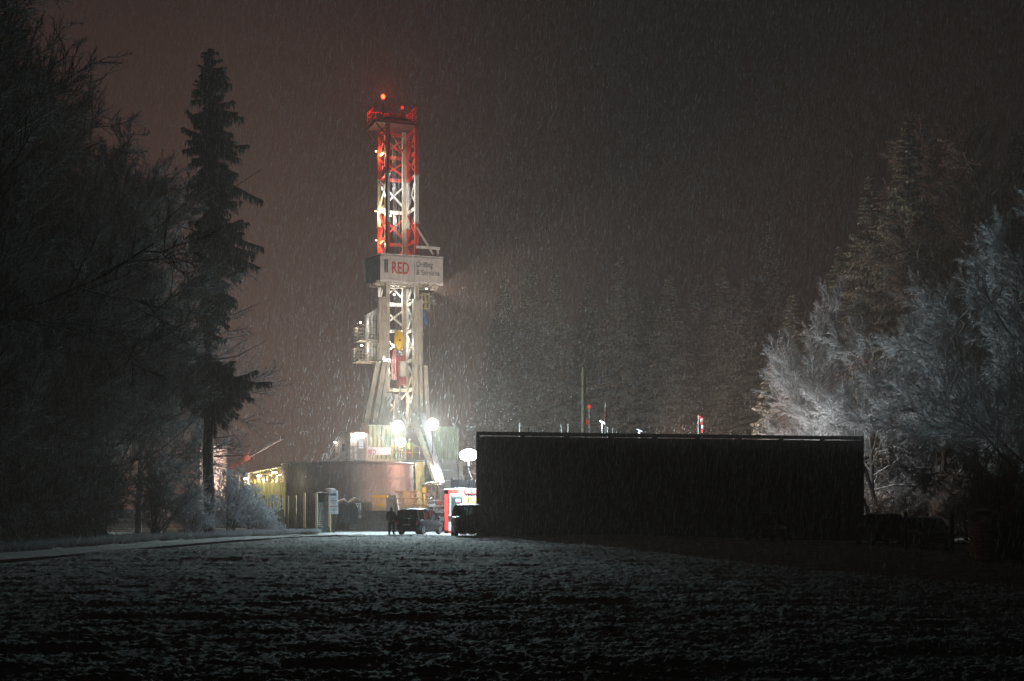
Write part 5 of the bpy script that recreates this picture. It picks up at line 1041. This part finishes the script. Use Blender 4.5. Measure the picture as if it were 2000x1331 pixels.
for i_, (k, x, y, rz, s, lb) in enumerate(WL): plant(k, 'bare_tree', lb, x, y, rz, s, 'bare trees of the left wood', z=-.2, cm='twigdim' if (x, y) in ((-22.6, 78), (-25.5, 88), (-24.8, 84), (-24.2, 92)) else 'twigdark')
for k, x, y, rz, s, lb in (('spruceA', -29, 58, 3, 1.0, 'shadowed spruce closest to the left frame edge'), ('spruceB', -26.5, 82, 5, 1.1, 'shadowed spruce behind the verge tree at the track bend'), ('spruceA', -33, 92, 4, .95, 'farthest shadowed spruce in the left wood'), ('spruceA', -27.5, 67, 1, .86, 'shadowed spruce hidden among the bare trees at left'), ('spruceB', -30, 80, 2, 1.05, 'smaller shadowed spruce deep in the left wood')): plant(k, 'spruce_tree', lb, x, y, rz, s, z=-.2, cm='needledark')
# frosted bushes: around the spruce foot, then along the wood's edge
BB = [('bush', -17.8, 90.5, 0, .95, 'twigwhite', 'large frosted bush right of the spruce foot'), ('bush', -16.9, 91.3, 2, .70, 'twigwhite', 'frosted bush sloping down beside the board fence'), ('bush2', -15.7, 91.8, 1, .38, 'twigwhite', 'low white frosted shrub at the end of the bush row'),
      ('bush', -19.8, 89, 4, .75, 'twigfrost', 'frosted bush directly behind the spruce trunk'), ('bush2', -18.7, 83.5, 3, .8, 'twigwhite', 'grey frosted bush left of the spruce foot'), ('bush', -20.6, 82, 1, 1.1, 'twigfrost', 'tall grey frosted bush under the slim bare tree'),
      ('bush', -21.8, 76, 5, 1.15, 'twigdark', 'dim bush at the wood edge near the track bend'), ('bush2', -21.0, 70, 2, 1.2, 'twigdark', 'dim arching bush beside the middle of the track'), ('bush', -22.3, 64, 1, 1.2, 'twigdark', 'dim upright bush beside the track'),
      ('bush2', -21.8, 57, 4, 1.2, 'twigdark', 'dark arching bush near the left frame edge'), ('bush', -24, 58, 3, 1.5, 'twigdark', 'dark tall bush behind the left-edge shrubs'), ('bush', -24.5, 70, 3, 1.6, 'twigdark', 'dark tall bush behind the arching bush'),
      ('bush2', -15.0, 92.3, 5, .20, 'twigwhite', 'smallest tuft-like frosted shrub touching the green foil fence')]
for k, x, y, rz, s, cm_, lb in BB: plant(k, 'frosted_bush' if cm_ != 'twigdark' else 'bush', lb, x, y, rz, s, 'bushes along the wood edge', 'bush', z=-.05, cm=cm_)
# right wood
plant('spruceS', 'spruce_tree', 'small snowy spruce lit warm at the barrier right end', PXW(1503, 110), 110, .5, 1.25, z=-.3, sz=1.08)
plant('spruceS', 'spruce_tree', 'snowy young spruce half hidden behind the frosted tree by the barrier', PXW(1572, 112), 112, 2.5, 1.0, z=-.3)
plant('spruceB', 'spruce_tree', 'mid-sized spruce with faint golden tip left of the frosted trees', PXW(1548, 128), 128, 1.5, 1.3, z=-.3, sz=.98)
plant('spruceA', 'spruce_tree', 'tall dark green spruce towering over the frosted trees', PXW(1775, 106), 106, .2, 1.45, z=-.4, sz=1.05)
plant('spruceA', 'spruce_tree', 'tall snow-flecked spruce left of the towering green one', PXW(1700, 112), 112, 2.2, 1.35, z=-.4, sz=.95)
plant('spruceA', 'spruce_tree', 'spruce with reddish snow light at mid height, stepping down to the left', PXW(1642, 118), 118, 4.2, 1.3, z=-.4, sz=.80)
plant('spruceA', 'spruce_tree', 'high spruce behind the right-hand frosted trees', PXW(1950, 118), 114, 3.2, 1.5, z=-.4, sz=1.08)
plant('frostA', 'frosted_tree', 'brightly frosted deciduous tree just behind the barrier right end', PXW(1612, 103), 103, 1.0, .90, 'frosted trees at right', z=-.4)
plant('frostB', 'frosted_tree', 'frosted tree between barrier end and the tall spruce', PXW(1705, 99), 99, 3.0, .78, 'frosted trees at right', z=-.4)
plant('frostA', 'frosted_tree', 'wide frosted tree rising over the parked car', PXW(1838, 98), 98, 4.4, .92, 'frosted trees at right', z=-.4)
plant('frostB', 'frosted_tree', 'frosted tree above the wood pile', PXW(1920, 88), 88, .6, .90, 'frosted trees at right', z=-.4)
plant('frostA', 'frosted_tree', 'frosted tree leaving the right frame edge, taller than its neighbours', PXW(2045, 80), 80, 2.0, 1.06, 'frosted trees at right', z=-.4)
plant('frostB', 'brown_frosted_tree', 'reddish brown frosted tree directly above the wide frosted tree', PXW(1900, 112), 112, 1.0, 1.40, z=-.4, cm='twigwarm')
plant('frostA', 'brown_frosted_tree', 'reddish brown leafless tree low behind the barrier end', PXW(1560, 107), 107, 5.0, .52, z=-.4, cm='twigwarm')
plant('frostB', 'brown_frosted_tree', 'reddish brown leafless tree behind the parked car and posts', PXW(1800, 106), 106, 5.0, .72, z=-.4, cm='twigwarm')
plant('frostB', 'brown_frosted_tree', 'tallest reddish brown frosted tree at the right frame edge', PXW(1965, 108), 108, 2.6, 1.62, z=-.4, cm='twigwarm')
plant('frostA', 'brown_frosted_tree', 'reddish brown frosted tree between the towering spruce and right edge', PXW(1850, 116), 116, 4.1, 1.72, z=-.4, cm='twigwarm')
RB = [(1760, 93, .9, 'brown scrub behind the thin left post'), (1850, 95, 1.0, 'brown scrub behind the lit snow patch'), (1905, 90, 1.1, 'brown scrub left of the wood pile'), (1960, 82, 1.2, 'dark scrub above the wood pile'), (1700, 96, .9, 'dark scrub under the slanting prop')]
for k, (x, Y, s, lb) in enumerate(RB): plant('bush' if k % 2 else 'bush2', 'bush', lb, PXW(x, Y), Y, k, s, 'scrub below the right wood', 'bush', z=-.4, cm='twigwarm')
# hillside wood behind the barrier, fading in the snow-filled air
fx = sorted([(1085, 190, 1.05), (1150, 205, 1.0), (1212, 186, 1.1), (1262, 200, 1.0), (1308, 180, 1.05), (1365, 195, 1.1), (1412, 182, .98), (1455, 172, 1.02), (1500, 190, 1.15), (1040, 210, 1.0), (985, 222, 1.0)])
ords = ['first', 'second', 'third', 'fourth', 'fifth', 'sixth', 'seventh', 'eighth', 'ninth', 'tenth', 'eleventh']
for (x, Y, s), o_ in zip(fx, ords): plant('spruceA', 'spruce_tree', '%s from the left of the faint snow-dusted spruces on the hillside' % o_, PXW(x, Y), Y, x * .37, s * 1.55, 'faint spruces on the hillside', sz=s * random.uniform(.95, 1.2))
# the wood behind them as one mass
v1, f1, v2, f2, H, *_ = PROTO['spruceB']; keep = RNG.random(len(f2)) < .30; f2s = f2[keep]; used, inv = np.unique(f2s, return_inverse=True); vs = v2[used]; f2s = inv.reshape(-1, 3)
VV, FF, n_ = [], [], 0
for i_ in range(46):
    x = random.uniform(-4, 95); Y = random.uniform(215, 300); s = random.uniform(1.1, 1.6); a = random.random() * 6.3; c, q_ = math.cos(a), math.sin(a)
    vv = np.stack([vs[:, 0] * c - vs[:, 1] * q_, vs[:, 0] * q_ + vs[:, 1] * c, vs[:, 2]], 1) * s * np.array([1.7, 1.7, 1]) + np.array([x, Y, gz(x, Y) - .3]); VV.append(vv); FF.append(f2s + n_); n_ += len(vv)
props(npmesh('hillside_wood', np.concatenate(VV), np.concatenate(FF), 'needlefrost'), 'dense hillside wood fading into falling snow behind the rig', 'wood', kind='stuff')

# ================================================================== FROSTED STUBBLE AND GRASS
def blades(name, X, Y, Z, h, w_, mk, label, seed, lean=.5):
    rng = np.random.default_rng(seed); n = len(X); a = rng.random(n) * 6.283; l = lean * rng.random(n) * h; P0 = np.stack([X, Y, Z - .02], 1); P1 = P0 + np.stack([np.cos(a) * l, np.sin(a) * l, h * (.5 + .7 * rng.random(n))], 1)
    v, f = spikes(P0, P1, w_ * np.ones(n)); return props(npmesh(name, v, f, mk), label, 'grass', kind='stuff')
n = 600000; rng = np.random.default_rng(31); Yq = 9 * (86 / 9) ** (rng.random(n) ** .8); Xq = (rng.random(n) * 2 - 1) * (.40 * Yq + 2); kp = (np.abs(Xq - track_x(Yq)) > 1.9) & (vnoise(Xq * .9 + 60, Yq * 1.7 + 60, 22) + .5 * vnoise(Xq * 3 + 60, Yq * 3 + 60, 23) > .78)
Xq, Yq = Xq[kp], Yq[kp]; blades('field_stubble', Xq, Yq, field_z(Xq, Yq), (.012 + .0006 * Yq) * (.4 + 1.2 * rng.random(len(Yq))), .0016 + .00016 * Yq, 'stubble', 'frosted stubble and clods of the dark field', 32, .9)
n = 42000; Yq = 34 + rng.random(n) * 58; Xq = track_x(Yq) - 1.6 - rng.random(n) ** 1.3 * 6; blades('verge_grass', Xq, Yq, G(Xq, Yq) + .0 + 0 * Xq - .02, .42, .009, 'grass', 'frosted grass verge between the track and the wood', 33, .8)
n = 9000; Xq = -19 + rng.random(n) * 6.6; Yq = 90 + rng.random(n) * 2.6; blades('frosted_weeds', Xq, Yq, G(Xq, Yq) + .1, .30, .008, 'grass', 'white frosted weeds at the end of the bush row', 34, .9)
grid('wood_edge_ground', np.linspace(-45, -17.2, 60), np.linspace(30, 92, 90), lambda X, Y: np.where(X < track_x(Y) - 1.3, .02, -.3) + .14 * (vnoise(X + 70, Y + 70, 41) - .3), 'wood_floor')

# ================================================================== FALLING SLEET
n = 520000; rng = np.random.default_rng(77); Yq = 12 + 150 * rng.random(n) ** .75; Xq = (rng.random(n) * 2 - 1) * (.40 * Yq + 1); Zq = 1.8 + (-.16 + .60 * rng.random(n)) * Yq * .97; kp = (Zq > .1) & (Zq < 52)
Xq, Yq, Zq = Xq[kp], Yq[kp], Zq[kp]; n = len(Xq); L = (.10 + .24 * rng.random(n) ** 1.5) * (.35 + Yq / 80); lean = .13 + .06 * rng.normal(size=n); P0 = np.stack([Xq, Yq, Zq], 1); P1 = P0 + np.stack([lean * L, .05 * L * rng.normal(size=n), L], 1)
mm = bpy.data.materials.new('sleet_ice'); mm.use_nodes = True; nn_ = mm.node_tree.nodes; ll = mm.node_tree.links; nn_.clear(); oo = nn_.new('ShaderNodeOutputMaterial'); d1 = nn_.new('ShaderNodeBsdfDiffuse'); d1.inputs[0].default_value = (.64, .67, .70, 1); t1 = nn_.new('ShaderNodeBsdfTranslucent'); t1.inputs[0].default_value = (.64, .67, .70, 1)
m1 = nn_.new('ShaderNodeMixShader'); m1.inputs[0].default_value = .55; tp_ = nn_.new('ShaderNodeBsdfTransparent'); m2 = nn_.new('ShaderNodeMixShader'); m2.inputs[0].default_value = .45
ll.new(d1.outputs[0], m1.inputs[1]); ll.new(t1.outputs[0], m1.inputs[2]); ll.new(m1.outputs[0], m2.inputs[1]); ll.new(tp_.outputs[0], m2.inputs[2]); ll.new(m2.outputs[0], oo.inputs[0]); M['sleet'] = mm
v, f = spikes(P0, P1, (.0009 + .000022 * Yq)); props(npmesh('falling_sleet', v, f, 'sleet'), 'fine slanting sleet falling through the lit air', 'sleet', kind='stuff')

# ================================================================== HAZE
hz = MB().box((0, 160, 29), (300, 336, 61)).build('haze', 'snow'); hz.data.materials.clear(); m = bpy.data.materials.new('haze_air'); m.use_nodes = True; n_ = m.node_tree.nodes; n_.clear()
o = n_.new('ShaderNodeOutputMaterial'); pv = n_.new('ShaderNodeVolumePrincipled'); pv.inputs['Color'].default_value = (.98, .75, .65, 1); pv.inputs['Density'].default_value = HAZE; pv.inputs['Anisotropy'].default_value = 0.3; m.node_tree.links.new(pv.outputs[0], o.inputs['Volume'])
m.cycles.volume_sampling = 'EQUIANGULAR'; m.cycles.homogeneous_volume = True
hz.data.materials.append(m); props(hz, kind='stuff'); hz['label'] = 'thin snowy night air around the whole site'; hz['category'] = 'haze'
